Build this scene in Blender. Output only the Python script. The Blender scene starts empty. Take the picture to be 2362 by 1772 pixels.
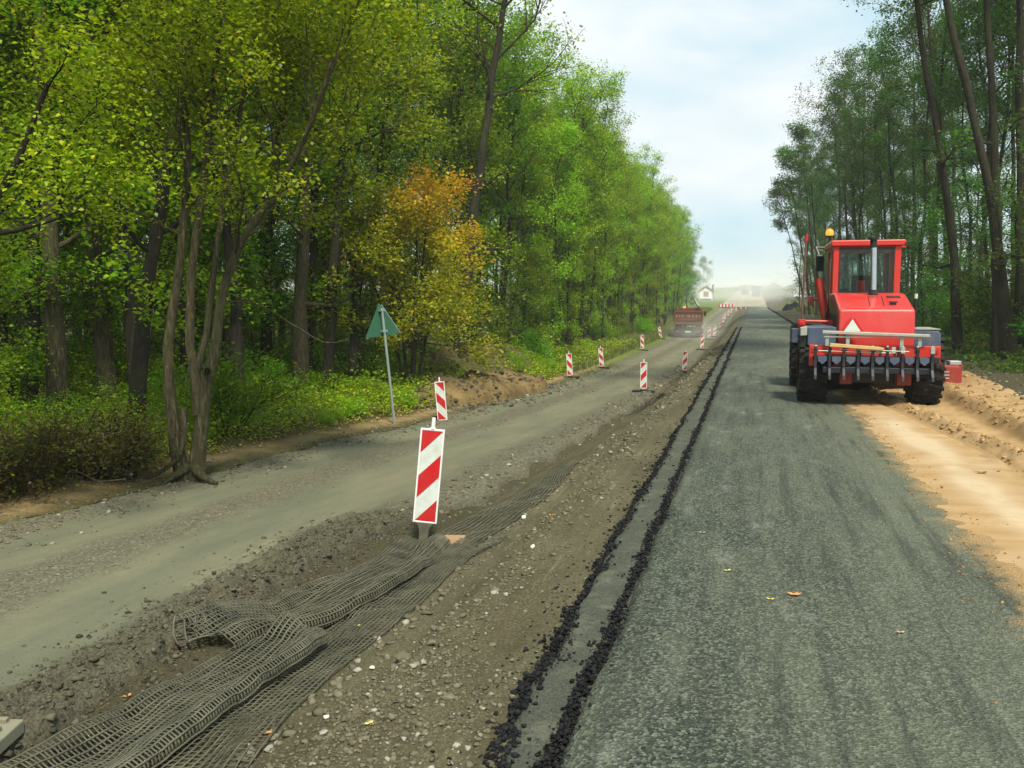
import bpy, math, random
import numpy as np
from mathutils import Vector, Matrix, Euler, noise as mnoise

rng = np.random.default_rng(7)
random.seed(7)
S = bpy.context.scene
COL = S.collection
PI = math.pi

# ------------------------------------------------------------------ object helpers
def link(o, parent=None):
    COL.objects.link(o)
    if parent is not None:
        o.parent = parent
    return o

def tag(o, label=None, cat=None, group=None, kind=None):
    if label: o['label'] = label
    if cat: o['category'] = cat
    if group: o['group'] = group
    if kind: o['kind'] = kind
    return o

def empty(name, loc, label, cat, group=None, rot=(0, 0, 0), scale=1.0):
    o = bpy.data.objects.new(name, None)
    o.location = loc
    o.rotation_euler = rot
    o.scale = (scale, scale, scale)
    o.empty_display_size = .2
    link(o)
    return tag(o, label, cat, group)

def mesh_np(name, V, F, mat, parent=None, smooth=False, attr=None, loc=None):
    """V (n,3) array, F (m,k) array of equal polygons"""
    V = np.asarray(V, dtype=np.float32); F = np.asarray(F, dtype=np.int32)
    me = bpy.data.meshes.new(name)
    n, (m, k) = len(V), F.shape
    me.vertices.add(n); me.vertices.foreach_set('co', V.ravel())
    me.loops.add(m * k); me.loops.foreach_set('vertex_index', F.ravel())
    me.polygons.add(m)
    me.polygons.foreach_set('loop_start', np.arange(0, m * k, k, dtype=np.int32))
    me.polygons.foreach_set('loop_total', np.full(m, k, dtype=np.int32))
    if smooth:
        me.polygons.foreach_set('use_smooth', np.ones(m, dtype=bool))
    if attr:
        for an, av in attr.items():
            a = me.attributes.new(an, 'FLOAT', 'POINT')
            a.data.foreach_set('value', np.asarray(av, dtype=np.float32))
    me.update(calc_edges=True)
    me.materials.append(mat)
    o = bpy.data.objects.new(name, me)
    if loc is not None: o.location = loc
    return link(o, parent)

class MB:
    """collects simple solids and links them as one mesh"""
    def __init__(s): s.v = []; s.f = []; s.sm = []
    def add(s, vs, fs, smooth=False):
        b = len(s.v); s.v += [tuple(v) for v in vs]
        for f in fs: s.f.append(tuple(i + b for i in f)); s.sm.append(smooth)
        return s
    def box(s, c, d, rot=None):
        h = [x / 2 for x in d]; R = Euler(rot).to_matrix() if rot else None
        vs = []
        for x in (-1, 1):
            for y in (-1, 1):
                for z in (-1, 1):
                    p = Vector((x * h[0], y * h[1], z * h[2]))
                    if R: p = R @ p
                    vs.append(p + Vector(c))
        return s.add(vs, [(0, 1, 3, 2), (4, 6, 7, 5), (0, 4, 5, 1), (2, 3, 7, 6), (0, 2, 6, 4), (1, 5, 7, 3)])
    def bx(s, x0, x1, y0, y1, z0, z1):
        return s.box(((x0 + x1) / 2, (y0 + y1) / 2, (z0 + z1) / 2), (x1 - x0, y1 - y0, z1 - z0))
    def tube(s, pts, r, n=8, cap=True, smooth=True):
        pts = [Vector(p) for p in pts]
        if not hasattr(r, '__len__'): r = [r] * len(pts)
        vs, fs = [], []
        up = None
        for i, p in enumerate(pts):
            d = (pts[min(i + 1, len(pts) - 1)] - pts[max(i - 1, 0)]).normalized()
            if up is None:
                up = Vector((0, 0, 1)) if abs(d.z) < .9 else Vector((1, 0, 0))
            a = d.cross(up).normalized(); b = a.cross(d).normalized(); up = b
            for k in range(n):
                t = 2 * PI * k / n
                vs.append(p + (a * math.cos(t) + b * math.sin(t)) * r[i])
        for i in range(len(pts) - 1):
            for k in range(n):
                k2 = (k + 1) % n
                fs.append((i * n + k, i * n + k2, (i + 1) * n + k2, (i + 1) * n + k))
        s.add(vs, fs, smooth)
        if cap:
            s.add(vs[:n], [tuple(reversed(range(n)))]); s.add(vs[-n:], [tuple(range(n))])
        return s
    def lathe(s, prof, axis='z', c=(0, 0, 0), n=24, smooth=True):
        vs, fs = [], []
        for (r, h) in prof:
            for k in range(n):
                t = 2 * PI * k / n; a, b = r * math.cos(t), r * math.sin(t)
                p = {'z': (a, b, h), 'x': (h, a, b), 'y': (b, h, a)}[axis]
                vs.append((p[0] + c[0], p[1] + c[1], p[2] + c[2]))
        for i in range(len(prof) - 1):
            for k in range(n):
                k2 = (k + 1) % n
                fs.append((i * n + k, i * n + k2, (i + 1) * n + k2, (i + 1) * n + k))
        return s.add(vs, fs, smooth)
    def prism(s, poly, axis, a, b):
        """poly of 2d points extruded along axis from a to b"""
        def P(u, w, h): return {'x': (h, u, w), 'y': (u, h, w), 'z': (u, w, h)}[axis]
        n = len(poly)
        vs = [P(u, w, a) for u, w in poly] + [P(u, w, b) for u, w in poly]
        fs = [tuple(range(n)), tuple(reversed(range(n, 2 * n)))]
        fs += [(i, i + n, (i + 1) % n + n, (i + 1) % n) for i in range(n)]
        return s.add(vs, fs)
    def build(s, name, mat, parent=None, bevel=0, seg=2):
        me = bpy.data.meshes.new(name)
        me.from_pydata(s.v, [], s.f)
        me.polygons.foreach_set('use_smooth', s.sm)
        me.update(); me.validate()
        import bmesh
        bm = bmesh.new(); bm.from_mesh(me); bmesh.ops.recalc_face_normals(bm, faces=bm.faces); bm.to_mesh(me); bm.free()
        me.materials.append(mat)
        o = bpy.data.objects.new(name, me)
        link(o, parent)
        if bevel:
            m = o.modifiers.new('Bevel', 'BEVEL'); m.width = bevel; m.segments = seg; m.limit_method = 'ANGLE'
            m.angle_limit = math.radians(40)
        return o

def copy_tree(root):
    c = root.copy(); COL.objects.link(c)
    for ch in root.children:
        d = ch.copy(); COL.objects.link(d); d.parent = c
        for g in ch.children:
            e = g.copy(); COL.objects.link(e); e.parent = d
    return c

# ------------------------------------------------------------------ noise
def _hash(ix, iy, seed):
    h = (ix.astype(np.int64) * 374761393 + iy.astype(np.int64) * 668265263 + seed * 1442695041) & 0x7fffffff
    h = ((h ^ (h >> 13)) * 1274126177) & 0x7fffffff
    return ((h ^ (h >> 16)) & 0xffff) / 65535.0
def vnoise(x, y, seed=0):
    ix, iy = np.floor(x), np.floor(y); fx, fy = x - ix, y - iy
    fx = fx * fx * (3 - 2 * fx); fy = fy * fy * (3 - 2 * fy)
    a, b = _hash(ix, iy, seed), _hash(ix + 1, iy, seed)
    c, d = _hash(ix, iy + 1, seed), _hash(ix + 1, iy + 1, seed)
    return (a + (b - a) * fx) * (1 - fy) + (c + (d - c) * fx) * fy - .5
def fbm(x, y, seed=0, o=3):
    s = 0; a = 1.
    for i in range(o):
        s = s + a * vnoise(x * 2 ** i, y * 2 ** i, seed + i); a *= .5
    return s
def sstep(a, b, x):
    t = np.clip((x - a) / (b - a), 0, 1); return t * t * (3 - 2 * t)

# ------------------------------------------------------------------ materials
def new_mat(name):
    m = bpy.data.materials.new(name); m.use_nodes = True
    nt = m.node_tree; nt.nodes.clear()
    out = nt.nodes.new('ShaderNodeOutputMaterial'); out.location = (600, 0)
    return m, nt, out
def N(nt, t, **kw):
    n = nt.nodes.new(t)
    for k, v in kw.items():
        if k.startswith('i_'): n.inputs[k[2:].replace('_', ' ')].default_value = v
        else: setattr(n, k, v)
    return n
def ramp(nt, src, stops, interp='LINEAR'):
    r = N(nt, 'ShaderNodeValToRGB'); r.color_ramp.interpolation = interp
    el = r.color_ramp.elements
    while len(el) < len(stops): el.new(.5)
    for e, (p, c) in zip(el, stops):
        e.position = p; e.color = (*c, 1) if len(c) == 3 else c
    nt.links.new(src, r.inputs[0]); return r
def mixc(nt, fac, a, b, mode='MIX'):
    n = N(nt, 'ShaderNodeMix', data_type='RGBA', blend_type=mode)
    for i, v in ((0, fac), (6, a), (7, b)):
        if hasattr(v, 'links'): nt.links.new(v, n.inputs[i])
        elif isinstance(v, (int, float)): n.inputs[i].default_value = v
        else: n.inputs[i].default_value = (*v, 1) if len(v) == 3 else v
    return n.outputs[2]
def noise_tex(nt, scale, detail=4, rough=.55, vec=None, dist=0):
    n = N(nt, 'ShaderNodeTexNoise'); n.inputs['Scale'].default_value = scale
    n.inputs['Detail'].default_value = detail; n.inputs['Roughness'].default_value = rough
    n.inputs['Distortion'].default_value = dist
    if vec is not None: nt.links.new(vec, n.inputs['Vector'])
    return n.outputs['Fac']
def coords(nt, scale=(1, 1, 1)):
    t = N(nt, 'ShaderNodeTexCoord'); m = N(nt, 'ShaderNodeMapping')
    m.inputs['Scale'].default_value = scale
    nt.links.new(t.outputs['Object'], m.inputs[0]); return m.outputs[0]
def maprange(nt, src, a, b, c=0, d=1):
    n = N(nt, 'ShaderNodeMapRange'); nt.links.new(src, n.inputs[0])
    for i, v in enumerate((a, b, c, d)): n.inputs[i + 1].default_value = v
    return n.outputs[0]
def bsdf(nt, out, col, rough=.8, bump=None, bstr=.5, bdist=.02, metal=0, spec=.3, coat=0):
    p = N(nt, 'ShaderNodeBsdfPrincipled')
    if hasattr(col, 'links'): nt.links.new(col, p.inputs['Base Color'])
    else: p.inputs['Base Color'].default_value = (*col, 1)
    if hasattr(rough, 'links'): nt.links.new(rough, p.inputs['Roughness'])
    else: p.inputs['Roughness'].default_value = rough
    p.inputs['Metallic'].default_value = metal
    p.inputs['Specular IOR Level'].default_value = spec
    p.inputs['Coat Weight'].default_value = coat
    if bump is not None:
        b = N(nt, 'ShaderNodeBump'); b.inputs['Strength'].default_value = bstr; b.inputs['Distance'].default_value = bdist
        nt.links.new(bump, b.inputs['Height']); nt.links.new(b.outputs[0], p.inputs['Normal'])
    nt.links.new(p.outputs[0], out.inputs['Surface']); return p
def plain(name, col, rough=.6, metal=0, spec=.4, dirt=.25, dirtcol=(.16, .13, .09), scale=6, coat=0):
    """painted or bare surface with blotchy dirt and small bumps"""
    m, nt, out = new_mat(name)
    v = coords(nt)
    n1 = noise_tex(nt, scale, 6, .65, v)
    f = maprange(nt, n1, .45, .75, 0, dirt)
    n2 = noise_tex(nt, scale * 9, 3, .6, v)
    c = mixc(nt, f, col, dirtcol)
    c = mixc(nt, maprange(nt, n2, .3, .7, 0, .25), c, tuple(x * .72 for x in col))
    r = maprange(nt, n1, .3, .8, rough * .85, min(1, rough * 1.25))
    bsdf(nt, out, c, r, n2, .12, .004, metal, spec, coat)
    return m
def emit(name, col, e, strength):
    m, nt, out = new_mat(name)
    p = bsdf(nt, out, col, .3)
    p.inputs['Emission Color'].default_value = (*e, 1); p.inputs['Emission Strength'].default_value = strength
    return m

def leaf_mat(name, stops, transl=.48, hue=.028, val=.35):
    m, nt, out = new_mat(name)
    a = N(nt, 'ShaderNodeAttribute', attribute_name='lv')
    oi = N(nt, 'ShaderNodeObjectInfo')
    r = ramp(nt, a.outputs['Fac'], stops)
    h = N(nt, 'ShaderNodeHueSaturation')
    nt.links.new(r.outputs[0], h.inputs['Color'])
    nt.links.new(maprange(nt, oi.outputs['Random'], 0, 1, .5 - hue, .5 + hue), h.inputs['Hue'])
    nt.links.new(maprange(nt, oi.outputs['Random'], 0, 1, 1 - val, 1 + val), h.inputs['Value'])
    p = N(nt, 'ShaderNodeBsdfPrincipled'); p.inputs['Roughness'].default_value = .42
    p.inputs['Specular IOR Level'].default_value = .3
    t = N(nt, 'ShaderNodeBsdfTranslucent')
    br = mixc(nt, 1.0, h.outputs[0], (1.4, 1.4, .5), 'MULTIPLY')
    nt.links.new(h.outputs[0], p.inputs['Base Color']); nt.links.new(br, t.inputs['Color'])
    mx = N(nt, 'ShaderNodeMixShader'); mx.inputs[0].default_value = transl
    nt.links.new(p.outputs[0], mx.inputs[1]); nt.links.new(t.outputs[0], mx.inputs[2])
    nt.links.new(mx.outputs[0], out.inputs['Surface'])
    return m
def bark_mat(name, a, b, c):
    m, nt, out = new_mat(name)
    v = coords(nt, (9, 9, 1.6)); n = noise_tex(nt, 3.2, 6, .7, v, .6)
    v2 = coords(nt); n2 = noise_tex(nt, 1.3, 4, .6, v2)
    col = ramp(nt, n, [(.3, a), (.55, b), (.75, c)]).outputs[0]
    col = mixc(nt, maprange(nt, n2, .45, .7, 0, .55), col, (.055, .075, .022))
    bsdf(nt, out, col, .9, n, 1.0, .06, 0, .15)
    return m

M = {}
M['leaf_olive'] = leaf_mat('leaf_olive', [(0, (.04, .10, .003)), (.45, (.18, .285, .006)), (.9, (.40, .47, .024)), (1, (.48, .42, .04))], hue=.014, val=.22)
M['leaf_green'] = leaf_mat('leaf_green', [(0, (.035, .115, .003)), (.55, (.135, .295, .006)), (1, (.31, .47, .015))])
M['leaf_bright'] = leaf_mat('leaf_bright', [(0, (.06, .17, .004)), (.5, (.185, .325, .010)), (1, (.38, .50, .024))], hue=.02)
M['leaf_shaded'] = leaf_mat('leaf_shaded', [(0, (.012, .055, .006)), (.55, (.045, .125, .010)), (1, (.13, .21, .018))])  # right wood leaves, its shade put into the darker greens
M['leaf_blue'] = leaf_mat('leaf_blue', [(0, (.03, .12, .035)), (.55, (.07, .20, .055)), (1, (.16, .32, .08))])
M['leaf_maple'] = leaf_mat('leaf_maple', [(0, (.13, .21, .006)), (.42, (.31, .34, .014)), (.74, (.52, .35, .022)), (1, (.64, .23, .04))], hue=.0, val=.05)
M['grass'] = leaf_mat('grass_blades', [(0, (.05, .07, .012)), (.5, (.11, .135, .028)), (1, (.21, .20, .07))], .3)
M['leaf_brown'] = leaf_mat('leaf_brown', [(0, (.06, .035, .012)), (.5, (.10, .07, .02)), (1, (.12, .14, .03))])
M['bark'] = bark_mat('bark', (.018, .015, .009), (.10, .086, .048), (.26, .23, .14))
M['bark_dark'] = bark_mat('bark_dark', (.014, .013, .010), (.035, .03, .022), (.07, .06, .045))
M['bark_pale'] = bark_mat('bark_pale', (.06, .05, .03), (.14, .12, .075), (.24, .21, .14))
M['red'] = plain('machine_red', (.50, .018, .008), .42, 0, .5, .45, (.26, .085, .045), 2.6, .15)
M['red_hood'] = plain('hood_red', (.53, .026, .022), .36, 0, .5, .38, (.46, .15, .12), 2.2, .3)
M['darkred'] = plain('dark_red', (.27, .025, .02), .5, 0, .4, .3)
M['brick'] = plain('brown_steel', (.13, .06, .042), .6, 0, .3, .4)
M['bluegrey'] = plain('blue_grey_paint', (.055, .075, .13), .5, 0, .4, .4, (.20, .19, .17))
M['greysteel'] = plain('grey_steel', (.36, .38, .33), .5, .3, .5, .4)
M['darksteel'] = plain('dark_steel', (.014, .017, .026), .5, .3, .4, .35, (.06, .05, .035))
M['black'] = plain('black_plastic', (.012, .012, .012), .5, 0, .4, .2)
M['rubber'] = plain('tyre_rubber', (.013, .013, .013), .85, 0, .2, .55, (.07, .055, .035), 5)
M['chrome'] = plain('chrome', (.62, .64, .66), .2, 1, .5, .1)
M['white'] = plain('white_paint', (.72, .73, .72), .5, 0, .4, .25, (.42, .40, .33), 9)
M['whiteface'] = plain('reflective_white', (.56, .62, .58), .4, 0, .4, .6, (.34, .33, .25), 11)
M['signred'] = plain('reflective_red', (.48, .010, .014), .38, 0, .4, .6, (.24, .07, .05), 11)
M['galv'] = plain('galvanised', (.34, .42, .40), .4, .5, .5, .2)
M['signback'] = plain('sign_back', (.03, .125, .07), .45, .3, .5, .2)
M['wood'] = plain('wood_plank', (.50, .36, .16), .8, 0, .2, .4)
M['concrete'] = plain('concrete', (.20, .20, .14), .9, 0, .2, .4)
M['clay'] = plain('clay_slab', (.30, .19, .10), .9, 0, .2, .4)
M['beacon'] = emit('beacon_amber', (.8, .12, .01), (1, .20, .02), 1.6)
M['whitestone'] = plain('white_stone', (.62, .61, .55), .85, 0, .2, .3, (.35, .32, .24), 20)
M['lamp_white'] = plain('lamp_white', (.8, .8, .8), .3)
def glass_mat():
    m, nt, out = new_mat('cab_glass')
    g = N(nt, 'ShaderNodeBsdfGlossy'); g.inputs['Roughness'].default_value = .03
    t = N(nt, 'ShaderNodeBsdfTransparent'); t.inputs['Color'].default_value = (.86, .94, .90, 1)
    f = N(nt, 'ShaderNodeFresnel'); f.inputs[0].default_value = 1.35
    mx = N(nt, 'ShaderNodeMixShader')
    nt.links.new(f.outputs[0], mx.inputs[0]); nt.links.new(t.outputs[0], mx.inputs[1]); nt.links.new(g.outputs[0], mx.inputs[2])
    nt.links.new(mx.outputs[0], out.inputs['Surface']); return m
M['glass'] = glass_mat()

# ground materials --------------------------------------------------
def ground_mats():
    # asphalt: coarse aggregate, dusty patches, pale streaks along the lane
    m, nt, out = new_mat('asphalt'); v = coords(nt)
    vo = N(nt, 'ShaderNodeTexVoronoi'); vo.inputs['Scale'].default_value = 70; nt.links.new(v, vo.inputs['Vector'])
    fine = noise_tex(nt, 95, 3, .7, v)
    c = ramp(nt, vo.outputs['Color'], [(.15, (.018, .023, .018)), (.5, (.056, .069, .051)), (.85, (.20, .225, .17))]).outputs[0]
    c = mixc(nt, maprange(nt, fine, .35, .65, 0, .55), c, (.03, .036, .03))
    n1 = noise_tex(nt, .9, 6, .65, coords(nt, (1, .35, 1)))
    c = mixc(nt, maprange(nt, n1, .45, .72, 0, .5), c, (.17, .185, .125))
    n2 = noise_tex(nt, 2.2, 5, .6, coords(nt, (1.4, .5, 1)))
    c = mixc(nt, maprange(nt, n2, .60, .76, 0, .5), c, (.32, .34, .27))
    sep = N(nt, 'ShaderNodeSeparateXYZ'); nt.links.new(v, sep.inputs[0])
    wx = N(nt, 'ShaderNodeMath', operation='MULTIPLY_ADD'); nt.links.new(noise_tex(nt, .7, 6, .7, coords(nt, (1.2, .3, 1))), wx.inputs[0]); wx.inputs[1].default_value = 2.2; nt.links.new(sep.outputs[0], wx.inputs[2])
    c = mixc(nt, maprange(nt, wx.outputs[0], 1.1, 2.6, 0, .45), c, (.15, .165, .112))
    st = noise_tex(nt, 4, 5, .65, coords(nt, (1.8, .10, 1)))
    c = mixc(nt, maprange(nt, st, .54, .72, 0, .35), c, (.18, .19, .14))
    c = mixc(nt, maprange(nt, st, .34, .47, .6, 0), c, (.026, .032, .026))
    # sand blown onto the lane next to the sand layer
    mul = N(nt, 'ShaderNodeMath', operation='MULTIPLY_ADD'); nt.links.new(noise_tex(nt, 2.5, 6, .7, v), mul.inputs[0])
    mul.inputs[1].default_value = .9; nt.links.new(sep.outputs[0], mul.inputs[2])
    near = maprange(nt, sep.outputs[1], 16, 22, 1, 0)
    dust = N(nt, 'ShaderNodeMath', operation='MULTIPLY'); nt.links.new(maprange(nt, mul.outputs[0], 1.90, 2.14, 0, .95), dust.inputs[0]); nt.links.new(near, dust.inputs[1])
    c = mixc(nt, dust.outputs[0], c, (.36, .235, .105))
    h = N(nt, 'ShaderNodeMath', operation='ADD'); nt.links.new(vo.outputs['Distance'], h.inputs[0]); nt.links.new(fine, h.inputs[1])
    bsdf(nt, out, c, maprange(nt, n2, .4, .75, .8, .55), h.outputs[0], .9, .014, 0, .22)
    M['asphalt'] = m
    m, nt, out = new_mat('asphalt_lower'); v = coords(nt)
    fine = noise_tex(nt, 80, 4, .75, v); n1 = noise_tex(nt, 5, 5, .7, v)
    c = ramp(nt, fine, [(.3, (.022, .025, .02)), (.7, (.095, .104, .08))]).outputs[0]
    c = mixc(nt, maprange(nt, n1, .5, .7, 0, .4), c, (.19, .19, .13))
    bsdf(nt, out, c, .85, fine, .8, .01, 0, .2); M['asphalt_lower'] = m
    # gravel lane: pale compacted wheel tracks and dark loose strips
    m, nt, out = new_mat('gravel_lane'); v = coords(nt)
    tr = N(nt, 'ShaderNodeAttribute', attribute_name='track').outputs['Fac']
    fine = noise_tex(nt, 60, 4, .75, v); n1 = noise_tex(nt, 1.2, 6, .65, coords(nt, (1.6, .3, 1)))
    vo = N(nt, 'ShaderNodeTexVoronoi'); vo.inputs['Scale'].default_value = 62; nt.links.new(v, vo.inputs['Vector'])
    pale = mixc(nt, maprange(nt, n1, .35, .65), (.185, .18, .118), (.12, .13, .088))
    loose = ramp(nt, vo.outputs['Color'], [(.2, (.075, .071, .048)), (.6, (.125, .12, .082)), (.9, (.21, .20, .148))]).outputs[0]
    fx = N(nt, 'ShaderNodeMath', operation='MULTIPLY_ADD'); nt.links.new(noise_tex(nt, 3, 6, .7, coords(nt, (1, .4, 1))), fx.inputs[0]); fx.inputs[1].default_value = .8; nt.links.new(tr, fx.inputs[2])
    c = mixc(nt, maprange(nt, fx.outputs[0], .62, 1.02), loose, pale)
    c = mixc(nt, maprange(nt, fine, .35, .65, 0, .35), c, (.09, .085, .06))
    dk = N(nt, 'ShaderNodeAttribute', attribute_name='dark').outputs['Fac']
    c = mixc(nt, dk, c, mixc(nt, maprange(nt, fine, .35, .65), (.034, .032, .021), (.115, .108, .073)))
    bsdf(nt, out, c, .95, fine, .7, .015, 0, .15); M['gravel'] = m
    # soil verge
    m, nt, out = new_mat('soil'); v = coords(nt)
    dk = N(nt, 'ShaderNodeAttribute', attribute_name='dark').outputs['Fac']
    fine = noise_tex(nt, 55, 5, .75, v); n1 = noise_tex(nt, 1.6, 6, .65, coords(nt, (1.3, .5, 1)))
    vo = N(nt, 'ShaderNodeTexVoronoi'); vo.inputs['Scale'].default_value = 55; nt.links.new(v, vo.inputs['Vector'])
    c = mixc(nt, maprange(nt, n1, .35, .68), (.056, .052, .029), (.118, .110, .066))
    c = mixc(nt, maprange(nt, vo.outputs['Distance'], .1, .6, .55, 1), (.24, .22, .14), c)
    c = mixc(nt, maprange(nt, fine, .35, .62, .45, 0), c, (.07, .06, .036))
    rt = noise_tex(nt, 3.0, 5, .65, coords(nt, (3.2, .16, 1)))
    c = mixc(nt, maprange(nt, rt, .50, .66, 0, .6), c, (.065, .056, .03))
    c = mixc(nt, maprange(nt, rt, .28, .40, .45, 0), c, (.26, .235, .15))
    c = mixc(nt, dk, c, mixc(nt, maprange(nt, fine, .35, .65), (.03, .027, .014), (.085, .077, .045)))
    bsdf(nt, out, c, .95, fine, .8, .015, 0, .12); M['soil'] = m
    # sand
    m, nt, out = new_mat('sand'); v = coords(nt)
    n1 = noise_tex(nt, 1.6, 6, .65, coords(nt, (.7, 1.6, 1))); fine = noise_tex(nt, 90, 3, .7, v)
    n2 = noise_tex(nt, .8, 4, .6, coords(nt, (1.5, .45, 1)))
    n3 = noise_tex(nt, 5, 5, .7, coords(nt, (.6, 2.2, 1)))
    dk = N(nt, 'ShaderNodeAttribute', attribute_name='dark').outputs['Fac']
    c = mixc(nt, maprange(nt, n1, .35, .68), (.30, .19, .085), (.41, .285, .155))
    c = mixc(nt, maprange(nt, n2, .40, .60, .3, 1), c, c)
    pl = N(nt, 'ShaderNodeAttribute', attribute_name='pale').outputs['Fac']
    c = mixc(nt, pl, c, (.54, .46, .33))
    c = mixc(nt, maprange(nt, n3, .55, .75, 0, .5), c, (.30, .17, .055))
    c = mixc(nt, maprange(nt, fine, .4, .65, 0, .25), c, (.26, .16, .06))
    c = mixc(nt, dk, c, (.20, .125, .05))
    bsdf(nt, out, c, .95, fine, .5, .008, 0, .12); M['sand'] = m
    # forest floor
    m, nt, out = new_mat('forest_floor'); v = coords(nt)
    sd = N(nt, 'ShaderNodeAttribute', attribute_name='sandy').outputs['Fac']
    gr = N(nt, 'ShaderNodeAttribute', attribute_name='grassy').outputs['Fac']
    fine = noise_tex(nt, 30, 6, .75, v); n1 = noise_tex(nt, 2, 5, .6, v)
    c = ramp(nt, fine, [(.3, (.022, .018, .010)), (.5, (.06, .055, .022)), (.7, (.12, .10, .04))]).outputs[0]
    c = mixc(nt, maprange(nt, n1, .4, .7, 0, .5), c, (.055, .085, .02))
    c = mixc(nt, gr, c, mixc(nt, maprange(nt, fine, .35, .65), (.05, .085, .018), (.15, .19, .045)))
    sc = mixc(nt, maprange(nt, fine, .35, .7), (.16, .115, .055), (.34, .25, .125))
    c = mixc(nt, sd, c, sc)
    bsdf(nt, out, c, .95, fine, .8, .03, 0, .1); M['forest_floor'] = m
    # far dusty road / fields
    m, nt, out = new_mat('dusty_road'); v = coords(nt)
    n1 = noise_tex(nt, .25, 6, .65, coords(nt, (1, .25, 1)))
    bsdf(nt, out, mixc(nt, maprange(nt, n1, .35, .65), (.20, .18, .12), (.29, .265, .19)), .95); M['dusty_road'] = m
    m, nt, out = new_mat('field'); v = coords(nt)
    n1 = noise_tex(nt, .06, 7, .7, coords(nt, (1, .4, 1)))
    bsdf(nt, out, ramp(nt, n1, [(.35, (.10, .13, .035)), (.5, (.20, .17, .07)), (.68, (.34, .29, .15))]).outputs[0], .95); M['field'] = m
    m, nt, out = new_mat('mound_soil'); v = coords(nt)
    n1 = noise_tex(nt, 1.6, 6, .7, v); fine = noise_tex(nt, 26, 5, .75, v)
    dk = N(nt, 'ShaderNodeAttribute', attribute_name='dark').outputs['Fac']
    c = mixc(nt, maprange(nt, n1, .35, .68), (.15, .105, .045), (.29, .205, .09))
    c = mixc(nt, maprange(nt, fine, .4, .6, .4, 0), c, (.08, .055, .025))
    c = mixc(nt, dk, c, mixc(nt, maprange(nt, fine, .35, .65), (.035, .032, .014), (.11, .10, .04)))
    bsdf(nt, out, c, .95, fine, .9, .04, 0, .1); M['mound'] = m
    for nm, cs in (('crumb', [(0, (.005, .005, .006)), (1, (.022, .023, .025))]),
                   ('stone', [(0, (.09, .082, .052)), (.88, (.165, .153, .105)), (1, (.33, .315, .26))]),
                   ('clod', [(0, (.035, .033, .022)), (1, (.12, .112, .075))]),
                   ('sandclod', [(0, (.20, .11, .04)), (1, (.42, .27, .12))]),
                   ('litter', [(0, (.10, .05, .015)), (.6, (.30, .20, .06)), (1, (.55, .42, .15))])):
        m, nt, out = new_mat(nm)
        a = N(nt, 'ShaderNodeAttribute', attribute_name='lv')
        fine = noise_tex(nt, 60, 4, .7, coords(nt))
        c = ramp(nt, a.outputs['Fac'], cs).outputs[0]
        c = mixc(nt, maprange(nt, fine, .4, .7, 0, .3), c, tuple(x * .5 for x in cs[0][1]))
        bsdf(nt, out, c, .8 if nm == 'crumb' else .92, fine, .4, .006, 0, .12)
        M[nm] = m
    m, nt, out = new_mat('geogrid'); v = coords(nt)
    n1 = noise_tex(nt, 5, 6, .7, v); fine = noise_tex(nt, 120, 3, .7, v)
    c = mixc(nt, maprange(nt, n1, .35, .65), (.033, .034, .026), (.115, .112, .078))
    c = mixc(nt, maprange(nt, fine, .4, .65, 0, .4), c, (.15, .147, .10))
    bsdf(nt, out, c, .85, fine, .3, .003, 0, .25); M['geogrid'] = m
ground_mats()

# ------------------------------------------------------------------ terrain
def zfar(y): return np.clip(.024 * np.maximum(0, y - 178), 0, 5.6)
def zt(y):   # level of the gravel lane below the new asphalt
    return np.interp(y, [0, 6.5, 12, 18, 30, 42, 105, 168, 190], [-.36, -.38, -.55, -.86, -1.3, -1.52, -1.55, -.3, -.1])
XK = np.array([-400, -90, -30, -14, -9.5, -7.9, -7.0, -6.6, -3.15, -2.95, -2.2, -1.6, -.98, -.3, 2.75, 3.28, 3.55, 4.5, 6.5, 10, 90, 400.])
def zrow(y, x):
    t = float(zt(y)); f = float(zfar(y))
    near = float(1 - sstep(19, 22, np.array(y)))
    up = float(sstep(170, 215, np.array(y)))
    m = -.20 + (t + .36) * .62
    zk = np.array([t + .9, t + .9, t + .6, t + .35, t + .2, t + .12, t + .03, t, t, t - (.02 + .11 * float(sstep(8.3, 9.6, np.array(y)))), min(-.24, m - .07), -.19 + (t + .36) * .22, -.14, -.14,
                   -.14 * (1 - near) - .03 * near, .02 * near - .05 * (1 - near), .17 * near - .02 * (1 - near), .24 * near + .05 * (1 - near), .3, .4 + .5 * up, 1. , 1.])
    return np.interp(x, XK, zk) + f
def Z(x, y):
    return float(zrow(float(y), np.array([x]))[0])

ys = [1.2]
while ys[-1] < 430: ys.append(ys[-1] + max(.028, .0058 * ys[-1]))
YS = np.array(ys)

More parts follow.
